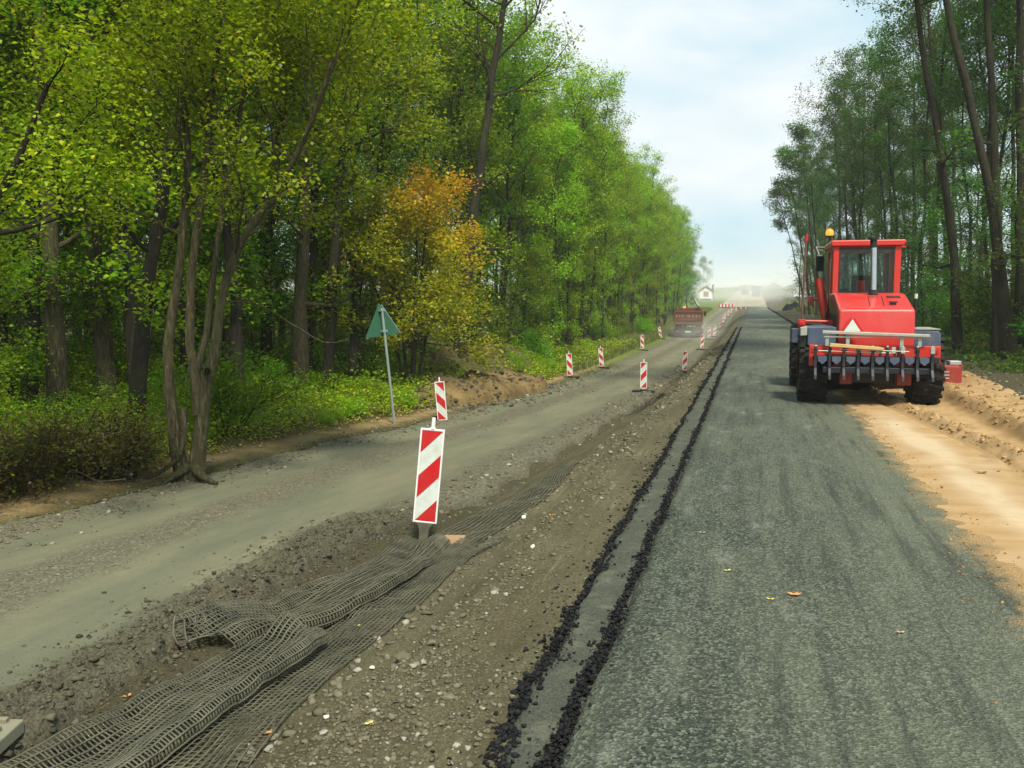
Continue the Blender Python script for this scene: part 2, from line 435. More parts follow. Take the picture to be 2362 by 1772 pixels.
def strip(name, x0, x1, nx, mat, zadd, ylo, yhi, w0=None, w1=None, attr=None, expo=1.0, ystep=1, label=None, flip=False):
    Y = YS[(YS >= ylo) & (YS <= yhi)][::ystep]
    s = np.linspace(0, 1, nx)
    if expo != 1: s = 1 - (1 - s) ** expo if not flip else s ** expo
    V = np.zeros((len(Y), nx, 3))
    A = {k: np.zeros((len(Y), nx)) for k in (attr or {})}
    for j, y in enumerate(Y):
        a = x0 + (float(w0(y)) if w0 else 0); b = x1 + (float(w1(y)) if w1 else 0)
        x = a + (b - a) * s
        V[j, :, 0] = x; V[j, :, 1] = y
        V[j, :, 2] = zrow(y, x)
    X, YY = V[:, :, 0], V[:, :, 1]
    V[:, :, 2] += zadd(X, YY)
    for k in A: A[k] = attr[k](X, YY).ravel()
    i = np.arange(len(Y) * nx).reshape(len(Y), nx)
    F = np.stack([i[:-1, :-1], i[:-1, 1:], i[1:, 1:], i[1:, :-1]], -1).reshape(-1, 4)
    o = mesh_np(name, V.reshape(-1, 3), F, mat, None, True, A)
    tag(o, label, None, None, 'structure')
    return o, V

def wig(seed, amp, sc=1.2):
    return lambda y: amp * fbm(np.array(y * sc), np.array(0.37 * seed), seed, 3)
_wr = wig(11, .16)
WR = lambda y: _wr(y) - .30 * (1 - sstep(7.0, 9.0, np.asarray(y, float)))
WL = wig(12, .25, .8)

def z_forest(x, y):
    d = sstep(-7.2, -9.5, x)
    return (.10 + .12 * d) * fbm(x * .9, y * .9, 21, 3) * d + .05 * fbm(x * 4, y * 4, 22, 3) * (.3 + d) + .02 * fbm(x * 14, y * 14, 23, 2)
def sandy(x, y):
    c = -7.25 + .2 * fbm(y * .7, y * 0, 31, 2)
    s = np.exp(-((x - c) / .27) ** 2) * (1.0 + .9 * fbm(x * 4, y * 4, 32, 3)) * (1 - sstep(30, 60, y))
    return np.clip(s, 0, 1)
def grassy(x, y):
    return np.clip(sstep(26, 45, y) * sstep(-13, -10.5, x) + sstep(150, 190, y), 0, 1)
strip('forest_floor', -85, -6.75, 110, M['forest_floor'], z_forest, 1.2, 430, None, WL, {'sandy': sandy, 'grassy': grassy}, 2.6)

def track(x, y):
    u = x + .25 * np.sin(y * .06)
    a = np.exp(-((u + 5.95) / .42) ** 2) + np.exp(-((u + 4.3) / .62) ** 2)
    return np.clip(a * (1 + .5 * fbm(x * 1.5, y * .4, 41, 3)), 0, 1)
def z_gravel(x, y):
    t = track(x, y)
    e = sstep(-3.75, -3.2, x) * (1 - sstep(20, 40, y))
    cl = sstep(-4.25, -3.65, x + .3 * fbm(y * 1.5, y * 0, 49, 2)) * (1 - sstep(7.5, 9.5, y))
    b = fbm(x * 5, y * 5, 42, 4)
    skirt = -.30 * sstep(.0, .14, x - (-3.05 + WR(y)))
    return skirt - .03 * t + .016 * fbm(x * 9, y * 9, 43, 3) * (1.3 - t) + .05 * e + cl * (.0 + .13 * np.abs(b) + .10 * np.abs(fbm(x * 13, y * 13, 44, 4))) * (1 - .6 * sstep(-3.2, -2.9, x))
def gravel_dark(x, y):
    return np.clip(sstep(-4.15, -3.7, x + .35 * fbm(y * 1.5, x * 1.5, 49, 3)) * (1 - sstep(7.5, 9.5, y)), 0, 1)
strip('gravel_road', -6.75, -2.89, 116, M['gravel'], z_gravel, 1.2, 186, WL, WR, {'track': lambda x, y: track(x, y) * (1 - gravel_dark(x, y)), 'dark': gravel_dark})

def soil_dark(x, y):
    a = sstep(-2.2, -2.6, x + .15 * fbm(y * 2, x * 2, 52, 3)) * (1 - sstep(8, 10, y))
    b = .75 * np.exp(-((x + 2.98) / .14) ** 2) * (1 - sstep(26, 34, y))
    c = .35 * np.clip(fbm(x * 1.2, y * .5, 53, 3) + .1, 0, 1)
    return np.clip(a + b + c, 0, 1)
def z_soil(x, y):
    g = np.exp(-((x + 1.62 - .12 * fbm(y * .8, y * 0, 54, 2)) / .24) ** 2)
    n = .022 * fbm(x * 2.4, y * 2.4, 55, 3) + .012 * fbm(x * 12, y * 12, 56, 3)
    nb = sstep(4.6, 3.2, y)
    g2 = np.clip(g + nb * sstep(-2.1, -1.7, x), 0, 1)
    cl = sstep(-2.55, -2.95, x) * (1 - sstep(7.8, 9.5, y))
    n = n + .022 * fbm(x * 7, y * .6, 51, 3)
    return n + g2 * (.035 + .045 * np.abs(fbm(x * 13, y * 13, 57, 3))) + cl * (.01 + .03 * np.abs(fbm(x * 6, y * 6, 58, 4))) \
        + .02 * np.abs(fbm(x * 10, y * 10, 59, 3)) * sstep(-1.3, -1.05, x)
strip('soil_verge', -3.05, -.9, 140, M['soil'], z_soil, 1.2, 186, WR, None, {'dark': soil_dark})

# lower asphalt course showing as a ledge, then the surface course with a rolled edge
wlow = wig(61, .06, 2.5); wtop = wig(62, .03, 1.5)
def course(name, mat, prof, ylo, yhi, wob, zn, nx_in=0):
    Y = YS[(YS >= ylo) & (YS <= yhi)]
    px = np.array([p[0] for p in prof]); pz = np.array([p[1] for p in prof])
    n = len(px); V = np.zeros((len(Y), n, 3))
    w = np.array([float(wob(y)) for y in Y])
    edge = np.clip((.2 - px) / .8, 0, 1)
    V[:, :, 0] = px[None] + w[:, None] * edge[None]; V[:, :, 1] = Y[:, None]
    V[:, :, 2] = pz[None] + zn(V[:, :, 0], V[:, :, 1]) + zfar(Y)[:, None]
    i = np.arange(len(Y) * n).reshape(len(Y), n)
    F = np.stack([i[:-1, :-1], i[:-1, 1:], i[1:, 1:], i[1:, :-1]], -1).reshape(-1, 4)
    o = mesh_np(name, V.reshape(-1, 3), F, mat, None, True)
    return tag(o, None, None, None, 'structure')
low = [(-1.02, -.20), (-.985, -.12), (-.96, -.085)] + [(x, -.078) for x in np.linspace(-.92, -.55, 22)]
course('asphalt_base', M['asphalt_lower'], low, 1.2, 188, wlow, lambda x, y: .006 * fbm(x * 14, y * 14, 63, 3))
top = [(-.70, -.12), (-.685, -.07), (-.66, -.035), (-.62, -.012), (-.56, -.004)] + [(x, 0) for x in np.linspace(-.5, 2.66, 90)] + [(2.70, -.01), (2.73, -.04), (2.75, -.16)]
course('asphalt_road', M['asphalt'], top, 1.2, 188, wtop, lambda x, y: .004 * fbm(x * 7, y * 7, 64, 3) + .006 * fbm(x * .9, y * .5, 65, 2))

# sand layer over the right edge of the lane, with two windrows
def z_sand(x, y):
    base = -zrow_arr(x, y)
    edge = 1.62 + .12 * sstep(8.5, 5.5, y) + .07 * fbm(y * .9, y * 0, 71, 3) + .03 * fbm(y * 5, x * 3, 72, 4) + .05 * fbm(x * 16, y * 16, 70, 3)
    flat = np.clip((x - edge) * .045, -.03, .016)
    xr = 2.42 + (15.6 - y) * .094
    ridge = .075 * np.exp(-((x - xr - .05 * fbm(y * 2, y * 0, 69, 3)) / .10) ** 2) * (1 + 1.3 * fbm(x * 7, y * 5, 73, 4)) - .045 * np.exp(-((x - xr + .20) / .05) ** 2)
    stp = 3.34 + .10 * fbm(y * .8, y * 0, 74, 2)
    bank = .17 * sstep(-.10, .16, x - stp) + .05 * sstep(.3, 1.0, x - stp)
    rough = sstep(2.3, 2.7, x)
    fl = sstep(23.0, 20.5, y)
    n = .006 * fbm(x * 3, y * 6, 75, 3) + rough * (.05 * fbm(x * 5, y * 3.2, 76, 4) + .018 * fbm(x * 18, y * 14, 68, 3))
    und = .05 * sstep(16.8, 18.5, y) * sstep(1.2, 2.0, x) * (1 + fbm(x * 3, y * 3, 77, 3))
    return base + (flat + ridge + bank + n + und) * fl - .16 * (1 - fl)
def zrow_arr(x, y):
    out = np.zeros_like(x)
    for j in range(x.shape[0]): out[j] = zrow(float(y[j, 0]), x[j])
    return out
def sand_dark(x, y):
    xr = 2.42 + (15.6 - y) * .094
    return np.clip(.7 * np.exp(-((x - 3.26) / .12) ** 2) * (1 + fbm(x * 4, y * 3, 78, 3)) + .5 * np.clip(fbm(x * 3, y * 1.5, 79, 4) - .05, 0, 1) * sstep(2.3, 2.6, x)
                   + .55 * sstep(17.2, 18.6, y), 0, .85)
def sand_pale(x, y):
    c = 2.05 + (11 - y) * .03
    a = np.exp(-((x - c) / .20) ** 2) * sstep(15.5, 12.5, y) * (.75 + 1.5 * fbm(x * 2.2, y * 1.1, 67, 4))
    b = .7 * np.clip(fbm(x * 1.2, y * 2.2, 66, 4) * 2.2 - .25, 0, 1) * sstep(2.7, 2.4, x)
    return np.clip(np.maximum(a * .75, b * .5), 0, .6)
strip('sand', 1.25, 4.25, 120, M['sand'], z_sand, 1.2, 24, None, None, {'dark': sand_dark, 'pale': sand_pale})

# right-hand verge and wood floor
def z_right(x, y):
    return .03 * fbm(x * 3, y * 3, 81, 3) + .10 * fbm(x * .7, y * .7, 82, 3) * sstep(3.5, 5, x) + .035 * np.abs(fbm(x * 9, y * 9, 83, 3)) * sstep(3.2, 3.8, x) - .10 * sstep(4.2, 3.7, x) * sstep(23, 20, y)
def dark_right(x, y):
    return np.clip(.85 * sstep(3.9, 4.3, x) * sstep(34, 24, y) + .5 * np.clip(fbm(x * .8, y * .3, 84, 3) + .2, 0, 1), 0, 1)
strip('right_verge', 2.74, 6.4, 90, M['soil'], z_right, 1.2, 430, None, wig(85, .5, .4), {'dark': dark_right})
strip('wood_floor', 6.4, 85, 60, M['forest_floor'], lambda x, y: .10 * fbm(x * .7, y * .7, 82, 3), 8, 430, wig(85, .5, .4), None,
      {'sandy': lambda x, y: x * 0, 'grassy': lambda x, y: np.clip(.15 * sstep(110, 150, y), 0, 1)}, 2.2, 2, None, True)
# dusty unpaved continuation beyond the end of the asphalt
strip('dirt_road', -6.75, 2.75, 40, M['dusty_road'], lambda x, y: .05 * fbm(x * .5, y * .2, 91, 3) + .12 * sstep(-6, -2, x) + .02, 186.5, 430, None, None)

def far_ground():
    gy = np.array([-60, -20, 0, 20, 60, 110, 170, 200, 300, 420, 435, 600, 1000, 2500.]); gx = np.array([-1500, -400, -90, -60, -20, -8, -3, 0, 3, 8, 20, 60, 90, 400, 1500.])
    V = []
    for y in gy:
        for x in gx:
            inside = -86 < x < 86 and y < 432
            V.append((x, y, (Z(x, min(max(y, 1), 600)) - (.6 if inside else .05 if y < 433 else 0))))
    V = np.array(V); i = np.arange(len(V)).reshape(len(gy), len(gx))
    F = np.stack([i[:-1, :-1], i[:-1, 1:], i[1:, 1:], i[1:, :-1]], -1).reshape(-1, 4)
    tag(mesh_np('ground', V, F, M['field'], None, True), None, None, None, 'structure')
far_ground()

# ------------------------------------------------------------------ scattered stuff
def ico():
    t = (1 + 5 ** .5) / 2
    v = np.array([(-1, t, 0), (1, t, 0), (-1, -t, 0), (1, -t, 0), (0, -1, t), (0, 1, t), (0, -1, -t), (0, 1, -t), (t, 0, -1), (t, 0, 1), (-t, 0, -1), (-t, 0, 1)], float)
    v /= np.linalg.norm(v[0])
    f = np.array([(0, 11, 5), (0, 5, 1), (0, 1, 7), (0, 7, 10), (0, 10, 11), (1, 5, 9), (5, 11, 4), (11, 10, 2), (10, 7, 6), (7, 1, 8), (3, 9, 4), (3, 4, 2), (3, 2, 6), (3, 6, 8), (3, 8, 9), (4, 9, 5), (2, 4, 11), (6, 2, 10), (8, 6, 7), (9, 8, 1)])
    return v, f
IV, IF = ico()
def pebbles(name, P, r, mat, flat=.7, smooth=False, kind='stuff'):
    n = len(P)
    J = IV[None] * (1 + .30 * rng.standard_normal((n, 12, 1)).clip(-1.5, 1.5)) + .16 * rng.standard_normal((n, 12, 3))
    sc = np.stack([rng.uniform(.7, 1.35, n), rng.uniform(.7, 1.2, n), rng.uniform(.55, 1.0, n) * flat], -1)
    J = J * sc[:, None] * r[:, None, None]
    a = rng.uniform(0, 2 * PI, n); c, s = np.cos(a), np.sin(a)
    X = J[..., 0] * c[:, None] - J[..., 1] * s[:, None]; Y = J[..., 0] * s[:, None] + J[..., 1] * c[:, None]
    V = np.stack([X, Y, J[..., 2]], -1) + P[:, None]
    F = (IF[None] + 12 * np.arange(n)[:, None, None]).reshape(-1, 3)
    o = mesh_np(name, V.reshape(-1, 3), F, mat, None, smooth, {'lv': np.repeat(rng.uniform(0, 1, n), 12)})
    if kind: tag(o, None, None, None, kind)
    return o
dg = None
def surf_z(pts, names):
    """height of the built surfaces under the points (x,y)"""
    from mathutils.bvhtree import BVHTree
    out = np.zeros(len(pts)); trees = [TREES[n] for n in names]
    for k, (x, y) in enumerate(pts):
        b = -99
        for t in trees:
            h = t.ray_cast(Vector((x, y, 30)), Vector((0, 0, -1)))
            if h[0] is not None and h[0].z > b: b = h[0].z
        out[k] = b if b > -90 else Z(x, y)
    return out
def make_bvh():
    from mathutils.bvhtree import BVHTree
    T = {}
    for n in ('forest_floor', 'gravel_road', 'soil_verge', 'asphalt_base', 'asphalt_road', 'sand', 'right_verge', 'wood_floor', 'dirt_road'):
        me = bpy.data.objects[n].data
        V = np.zeros(len(me.vertices) * 3, dtype=np.float32); me.vertices.foreach_get('co', V)
        F = np.zeros(len(me.loops), dtype=np.int32); me.loops.foreach_get('vertex_index', F)
        T[n] = BVHTree.FromPolygons(V.reshape(-1, 3).tolist(), F.reshape(-1, 4).tolist())
    return T
TREES = make_bvh()
ALL = tuple(TREES)
def gz(x, y): return float(surf_z([(x, y)], ALL)[0])

def sc_y(n, lo, hi): return np.exp(rng.uniform(math.log(lo), math.log(hi), n))     # denser near the camera
def crumbs():
    P, R = [], []
    for (xc, wd, z0, n, hi, rr) in ((-1.005, .030, -.125, 12500, 60, .0085), (-.72, .026, -.065, 10500, 60, .0072)):
        y = sc_y(n, 2.6, hi); w = (wlow(0) if 0 else 0)
        lo = np.array([float((wlow if xc < -.9 else wtop)(v)) for v in y])
        wid = wd * np.clip(1.3 - y / 30, .8, 1.2) * (1 + 1.5 * np.clip(vnoise(y * 2.2, y * 0 + xc, 66), -.45, .5))
        x = xc + lo * .8 + .03 * vnoise(y * 4.5, y * 0 + xc, 65) + rng.standard_normal(n) * wid * rng.choice([.6, 1, 1.7], n, p=[.45, .4, .15])
        r = rng.gamma(3.2, .28, n).clip(.3, 2.2) * rr * np.clip(y / 14, 1, 2.0)
        hump = np.exp(-((x - xc - lo * .8) / .05) ** 2)
        zb = np.where(x < -.965 + lo, -.145, np.where(x < -.67, -.075, -.01))
        z = zb + rng.uniform(0, .045, n) * hump + r * .3
        P.append(np.stack([x, y, z], -1)); R.append(r)
    n = 700; y = sc_y(n, 22, 186); x = 2.83 + rng.standard_normal(n) * .05; r = rng.uniform(.02, .05, n) * np.clip(y / 40, 1, 3)
    P.append(np.stack([x, y, -.06 + rng.uniform(0, .06, n) + zfar(y)], -1)); R.append(r)
    n = 260; y = sc_y(n, 2.6, 14); x = rng.uniform(-1.25, -1.02, n); r = rng.uniform(.004, .013, n)
    P.append(np.stack([x, y, surf_z(np.stack([x, y], -1), ('soil_verge', 'asphalt_base')) + r * .3], -1)); R.append(r)
    pebbles('asphalt_crumbs', np.concatenate(P), np.concatenate(R), M['crumb'], .9)
crumbs()
def stones():
    P, R = [], []
    def put(x, y, r, names=('soil_verge', 'gravel_road', 'forest_floor')):
        z = surf_z(np.stack([x, y], -1), names) + r * .25
        P.append(np.stack([x, y, z], -1)); R.append(r)
    n = 4600; y = sc_y(n, 2.6, 40); put(-1.62 + .12 * fbm(y * .8, y * 0, 54, 2) + rng.standard_normal(n) * .13, y, rng.gamma(1.6, .0045, n).clip(.003, .026) * np.clip(y / 9, 1, 2.4))
    n = 2200; y = rng.uniform(2.6, 4.4, n); put(rng.uniform(-1.95, -1.06, n), y, rng.gamma(2.0, .0032, n).clip(.003, .017))
    n = 900; y = sc_y(n, 2.6, 60); put(rng.uniform(-2.2, -1.05, n), y, rng.gamma(1.6, .0035, n).clip(.003, .022) * np.clip(y / 9, 1, 3))
    n = 700; y = sc_y(n, 3.0, 24); put(-2.05 + .05 * rng.standard_normal(n), y, rng.gamma(2, .006, n).clip(.004, .03))
    n = 4200; y = sc_y(n, 5, 45); put(-6.62 + .28 * rng.standard_normal(n), y, rng.gamma(2, .0045, n).clip(.004, .026) * np.clip(y / 12, 1, 2.5))
    n = 1000; y = sc_y(n, 4, 45); put(-5.15 + .24 * rng.standard_normal(n), y, rng.gamma(1.6, .0035, n).clip(.002, .016) * np.clip(y / 12, 1, 2.5))
    n = 1900; y = sc_y(n, 8, 50); put(-3.2 + .22 * rng.standard_normal(n), y, rng.gamma(2, .006, n).clip(.005, .035) * np.clip(y / 14, 1, 2.2))
    n = 900; y = sc_y(n, 12, 30); put(rng.uniform(4.0, 6.2, n), y, rng.gamma(2, .010, n).clip(.006, .05), ('right_verge', 'sand'))
    pebbles('gravel', np.concatenate(P), np.concatenate(R), M['stone'], .75)
    P.clear(); R.clear()
    n = 11000; y = rng.uniform(2.6, 8.3, n); x = -3.5 + .30 * rng.standard_normal(n)
    lim = np.interp(y, [2.6, 4.5, 4.7, 5.1, 5.4, 6, 8.3], [-3.17, -3.08, -3.5, -3.42, -3.2, -3.05, -2.95]); k = x < lim; x, y = x[k], y[k]; n = len(x)
    put(x, y, rng.gamma(1.2, .0048, n).clip(.003, .030))
    pebbles('soil_clods', np.concatenate(P), np.concatenate(R), M['clod'], .8)
stones()
def sand_lumps():
    n = 2600; y = rng.uniform(6, 19.5, n); xr = 2.42 + (15.6 - y) * .094
    x = np.where(rng.uniform(0, 1, n) < .5, xr + rng.standard_normal(n) * .10, 3.30 + np.abs(rng.standard_normal(n)) * .35)
    k = x < 4.2; x, y = x[k], y[k]; r = rng.gamma(1.5, .007, len(x)).clip(.004, .04)
    z = surf_z(np.stack([x, y], -1), ('sand',)) + r * .3
    pebbles('sand_clods', np.stack([x, y, z], -1), r, M['sandclod'], .8)
    n = 900; y = rng.uniform(3.5, 15, n); x = 1.55 + rng.standard_normal(n) * .14; r = rng.gamma(1.5, .0035, n).clip(.002, .012)
    pebbles('sand_grains', np.stack([x, y, surf_z(np.stack([x, y], -1), ('sand', 'asphalt_road')) + r * .3], -1), r, M['sandclod'], .8)
sand_lumps()

# larger stones one can point at
ROCKS = [(-1.81, 4.39, .045, 'pale grey rounded rock half sunk in the gravel ridge, larger than its neighbours', 'stone'),
         (-1.69, 4.50, .038, 'angular light grey rock on bare soil just left of the gravel ridge', 'stone'),
         (-1.95, 4.29, .022, 'small white rounded pebble alone on dark soil beside the geogrid', 'whitestone'),
         (-1.76, 3.69, .028, 'flat greenish grey stone near the bottom edge beside a white pebble', 'stone'),
         (-1.90, 3.66, .018, 'small white flat pebble next to the greenish grey stone', 'whitestone'),
         (-1.60, 6.53, .022, 'white stone on the brown soil further up the gravel ridge', 'whitestone'),
         (-2.03, 7.92, .030, 'white stone beside the half buried geogrid behind the nearest barrier', 'whitestone'),
         (-2.95, 6.35, .05, 'flat pale stone on the soil left of the folded geogrid', 'stone')]
for x, y, r, lb, mt in ROCKS:
    n = 1
    o = pebbles('rock', np.array([[0, 0, 0.]]), np.array([r]), M[mt], .75, False, None)
    o.location = (x, y, gz(x, y) + r * .42)
    m = o.modifiers.new('Bevel', 'BEVEL'); m.width = r * .12; m.segments = 2
    tag(o, lb, 'stone')

# fallen leaves one can point at
def fallen_leaf(x, y, s, mat, lb, rz, curl=.25, lobed=False):
    mb = MB(); k = 12; pts = []
    for i in range(k):
        t = 2 * PI * i / k
        rr = (.55 + (.45 if i % 2 == 0 else 0) * (1 if lobed else .25)) * (1 if lobed else (abs(math.cos(t)) * .55 + .5))
        u, w = math.cos(t) * rr, math.sin(t) * rr * .75
        pts.append((u * s, w * s, curl * s * (u * u + .6 * w * w) + .15 * s * math.sin(3 * t) * .4))
    vs = [(0, 0, 0)] + pts
    mb.add(vs, [(0, 1 + i, 1 + (i + 1) % k) for i in range(k)], True)
    mb.tube([(-.5 * s, 0, .1 * s), (-.95 * s, .1 * s, .06 * s)], .02 * s, 4)
    o = mb.build('fallen_leaf', mat)
    o.location = (x, y, gz(x, y) + .006 + s * .05); o.rotation_euler = (0, 0, rz)
    return tag(o, lb, 'leaf')
lo = plain('dry_orange_leaf', (.62, .26, .09), .7); ly = plain('yellow_leaf', (.60, .52, .10), .6); lb_ = plain('brown_leaf', (.14, .05, .025), .7)
lg = plain('lime_leaf', (.45, .60, .12), .6); lt = plain('tan_leaf', (.48, .33, .16), .7)
for a in [(-3.02, 4.12, .035, lo, 'plump orange leaf at the left border of the near geogrid', .3),
          (-3.16, 3.84, .032, lo, 'curled bright orange leaf on the dark clods left of the geogrid', 1.1, .5),
          (-2.13, 3.52, .034, lo, 'star shaped orange leaf on the loose geogrid mesh', .5, .25, True),
          (-1.02, 5.80, .045, lg, 'pale lime leaf against the black asphalt crumbs', .2),
          (-1.05, 4.02, .035, plain('amber_leaf', (.6, .28, .02), .6), 'amber leaf caught in the outer black asphalt crumbs', 2.0, .5),
          (-1.62, 3.52, .032, ly, 'yellow leaf on the gravel at the bottom of the ridge', .9),
          (-1.72, 7.71, .032, plain('orange_leaf', (.65, .30, .03), .6), 'orange leaf on brown soil beyond the white stone', .1, .4),
          (-2.40, 5.05, .036, ly, 'yellow leaf on the folded edge of the geogrid', .3, .4),
          (-.33, 6.74, .034, lt, 'tan curled leaf on asphalt nearest the rolled edge', .1, .5),
          (-.12, 5.83, .034, ly, 'yellow leaf lying alone on the dark asphalt', .4, .4),
          (.28, 5.44, .045, lo, 'ragged orange leaf on the asphalt, largest in the lane', .1, .3, True),
          (.14, 5.31, .032, ly, 'thin yellow leaf beside the ragged orange leaf', .0, .5),
          (.80, 4.95, .03, lt, 'small pale tan leaf on the asphalt toward the sand', .2, .4),
          (2.27, 9.76, .075, lb_, 'dark brown leaf with stalk on the pale sand', .2, .3),
          (2.46, 9.90, .045, plain('rust_leaf', (.35, .14, .03), .7), 'small rust leaf right of the dark brown leaf on sand', .9),
          (1.75, 8.95, .035, lb_, 'small dark leaf on the orange sand near the asphalt', 1.2)]:
    fallen_leaf(*a)

# ------------------------------------------------------------------ geogrid mesh
def resample(pts, n):
    pts = np.array(pts, float)
    # Catmull-Rom through the points
    P = np.vstack([2 * pts[0] - pts[1], pts, 2 * pts[-1] - pts[-2]]); out = []
    for i in range(1, len(P) - 2):
        for t in np.linspace(0, 1, 20, endpoint=False):
            a, b, c, d = P[i - 1], P[i], P[i + 1], P[i + 2]
            out.append(.5 * (2 * b + (c - a) * t + (2 * a - 5 * b + 4 * c - d) * t * t + (3 * b - a - 3 * c + d) * t ** 3))
    out.append(P[-2]); out = np.array(out)
    L = np.r_[0, np.cumsum(np.linalg.norm(np.diff(out, axis=0), axis=1))]
    s = np.linspace(0, L[-1], n)
    return np.stack([np.interp(s, L, out[:, k]) for k in range(out.shape[1])], -1), L[-1]
def ribbon(lines, hw, th):
    """polylines (k,n,3) -> flat bars of half width hw, thickness th"""
    V, F, b = [], [], 0
    for L in lines:
        n = len(L); d = np.gradient(L, axis=0); d /= np.linalg.norm(d, axis=1)[:, None] + 1e-9
        up = np.zeros_like(d); up[:, 2] = 1
        a = np.cross(d, up); a /= np.linalg.norm(a, axis=1)[:, None] + 1e-9; c = np.cross(a, d)
        ring = np.stack([L + a * hw, L + c * th, L - a * hw, L - c * th], 1)
        V.append(ring.reshape(-1, 3)); i = b + np.arange(n * 4).reshape(n, 4)
        for k in range(4):
            k2 = (k + 1) % 4
            F.append(np.stack([i[:-1, k], i[:-1, k2], i[1:, k2], i[1:, k]], -1))
        b += n * 4
    return np.concatenate(V), np.concatenate(F)
def grid_strip(name, left, right, hfun, nlong, pitch, label, curl=0.0, wl=.009, wc=.0054, lift=.012):
    L, l1 = resample(left, 200); R, l2 = resample(right, 200)
    length = (l1 + l2) / 2; nc = int(length / pitch)
    nv = 20 + (10 if curl else 0)
    L, _ = resample(left, nc); R, _ = resample(right, nc)
    s = np.linspace(0, 1, nc)
    v = np.linspace(0, 1, 20)
    X = L[:, None, :2] * (1 - v)[None, :, None] + R[:, None, :2] * v[None, :, None]
    flatp = X.reshape(-1, 2)
    g = np.array([surf_z([p], ('soil_verge', 'gravel_road'))[0] for p in flatp]).reshape(nc, 20)
    k = np.ones(9) / 9                       # the stiff net bridges small lumps
    g = np.apply_along_axis(lambda q: np.convolve(np.pad(q, 4, 'edge'), k, 'valid'), 0, g)
    H = g + lift + hfun(s[:, None], v[None, :], length)
    H = H + .016 * fbm(X[..., 0] * 6, X[..., 1] * 6, 88, 3) + .010 * np.abs(fbm(X[..., 0] * 3, X[..., 1] * 9, 89, 2))
    G = np.concatenate([X, H[..., None]], -1)
    G[..., :2] += .022 * np.stack([fbm(X[..., 0] * 4, X[..., 1] * 4, 86, 2), fbm(X[..., 0] * 4, X[..., 1] * 4, 87, 2)], -1)
    if curl:                                  # the border turns down and under
        acr = (R - L)[:, :2]; acr /= np.linalg.norm(acr, axis=1)[:, None]
        cu = []
        for q in np.linspace(.25, 1, 8):
            a = q * PI * .95
            off = np.sin(a) * curl; dz = -(1 - np.cos(a)) * curl
            p = G[:, -1].copy(); p[:, :2] += acr * off; p[:, 2] = np.maximum(p[:, 2] + dz, g[:, -1] + .004)
            cu.append(p)
        G = np.concatenate([G, np.stack(cu, 1)], 1)
    arc = np.linspace(0, 1, nlong)
    # even spacing of the long bars over the developed width
    seg = np.r_[0, np.cumsum(np.linalg.norm(np.diff(G.mean(0), axis=0), axis=1))]; seg /= seg[-1]
    longs = []
    for a in arc:
        j = np.interp(a, seg, np.arange(G.shape[1])); j0 = min(int(j), G.shape[1] - 2); t = j - j0
        longs.append(G[:, j0] * (1 - t) + G[:, j0 + 1] * t)
    longs = np.array(longs); longs[..., 2] += .0015
    jit = rng.standard_normal((nc, 1, 1)) * .0018
    V1, F1 = ribbon(longs, wl, .0022)
    V2, F2 = ribbon(G + np.concatenate([jit * 0, jit, jit * 0], -1), wc, .0016)
    V = np.concatenate([V1, V2]); F = np.concatenate([F1, F2 + len(V1)])
    o = mesh_np(name, V, F, M['geogrid'], None, False)
    return tag(o, label, 'geogrid', 'geogrid laid along the verge')
def h_near(s, v, L):
    w = .018 * np.sin(s * 13 + v * 2) * np.sin(v * PI) + .022 * np.sin(s * 5 + 1.2 + v * 3)* v + .012 * np.sin(v * 9 + s * 6)
    return .04 + w + .06 * sstep(.55, .98, v) + .075 * sstep(.9, 1, s) * np.sin(np.clip(v, .0, .8) / .8 * PI)
def h_far(s, v, L):
    w = .02 * np.sin(s * 11 + v * 3) * np.sin(v * PI) + .012 * np.sin(v * 10 + s * 7)
    return .045 + w + .055 * sstep(.5, .98, v) * (1 - .3 * s) + .06 * np.exp(-((s - .12) / .09) ** 2) * (1 - v * .5)
def h_flat(s, v, L):
    return .012 + .012 * np.sin(s * 21 + v * 4) * np.sin(v * PI) + .010 * np.sin(s * 37) * v
grid_strip('geogrid_strip', [(-3.19, 2.5), (-3.15, 3.1), (-3.1, 3.6), (-3.04, 4.2), (-3.0, 4.6), (-2.95, 4.98)],
           [(-2.62, 2.5), (-2.58, 3.0), (-2.54, 3.45), (-2.49, 3.95), (-2.43, 4.3), (-2.44, 4.68)], h_near, 16, .023,
           'dusty dark geogrid strip with thick rolled border, nearest and largest fold', .048)
grid_strip('geogrid_strip', [(-3.46, 4.7), (-3.34, 5.0), (-3.17, 5.3), (-3.12, 5.7), (-2.98, 6.05), (-2.93, 6.6), (-2.95, 7.2)],
           [(-2.98, 4.52), (-2.92, 4.78), (-2.72, 4.85), (-2.60, 5.15), (-2.45, 5.7), (-2.41, 6.4), (-2.46, 6.95)], h_far, 15, .025,
           'rumpled geogrid strip leading to the foot of the nearest barrier', .045)
def h_roll(s, v, L): return .035 + .035 * np.sin(v * PI) + .02 * np.sin(s * 7)
grid_strip('geogrid_strip', [(-3.52, 4.78), (-3.42, 4.60), (-3.30, 4.47)], [(-3.38, 5.05), (-3.14, 4.92), (-2.98, 4.70)], h_roll, 9, .036,
           'turned up ragged geogrid end curling over a dark hollow', .03, .008, .006)
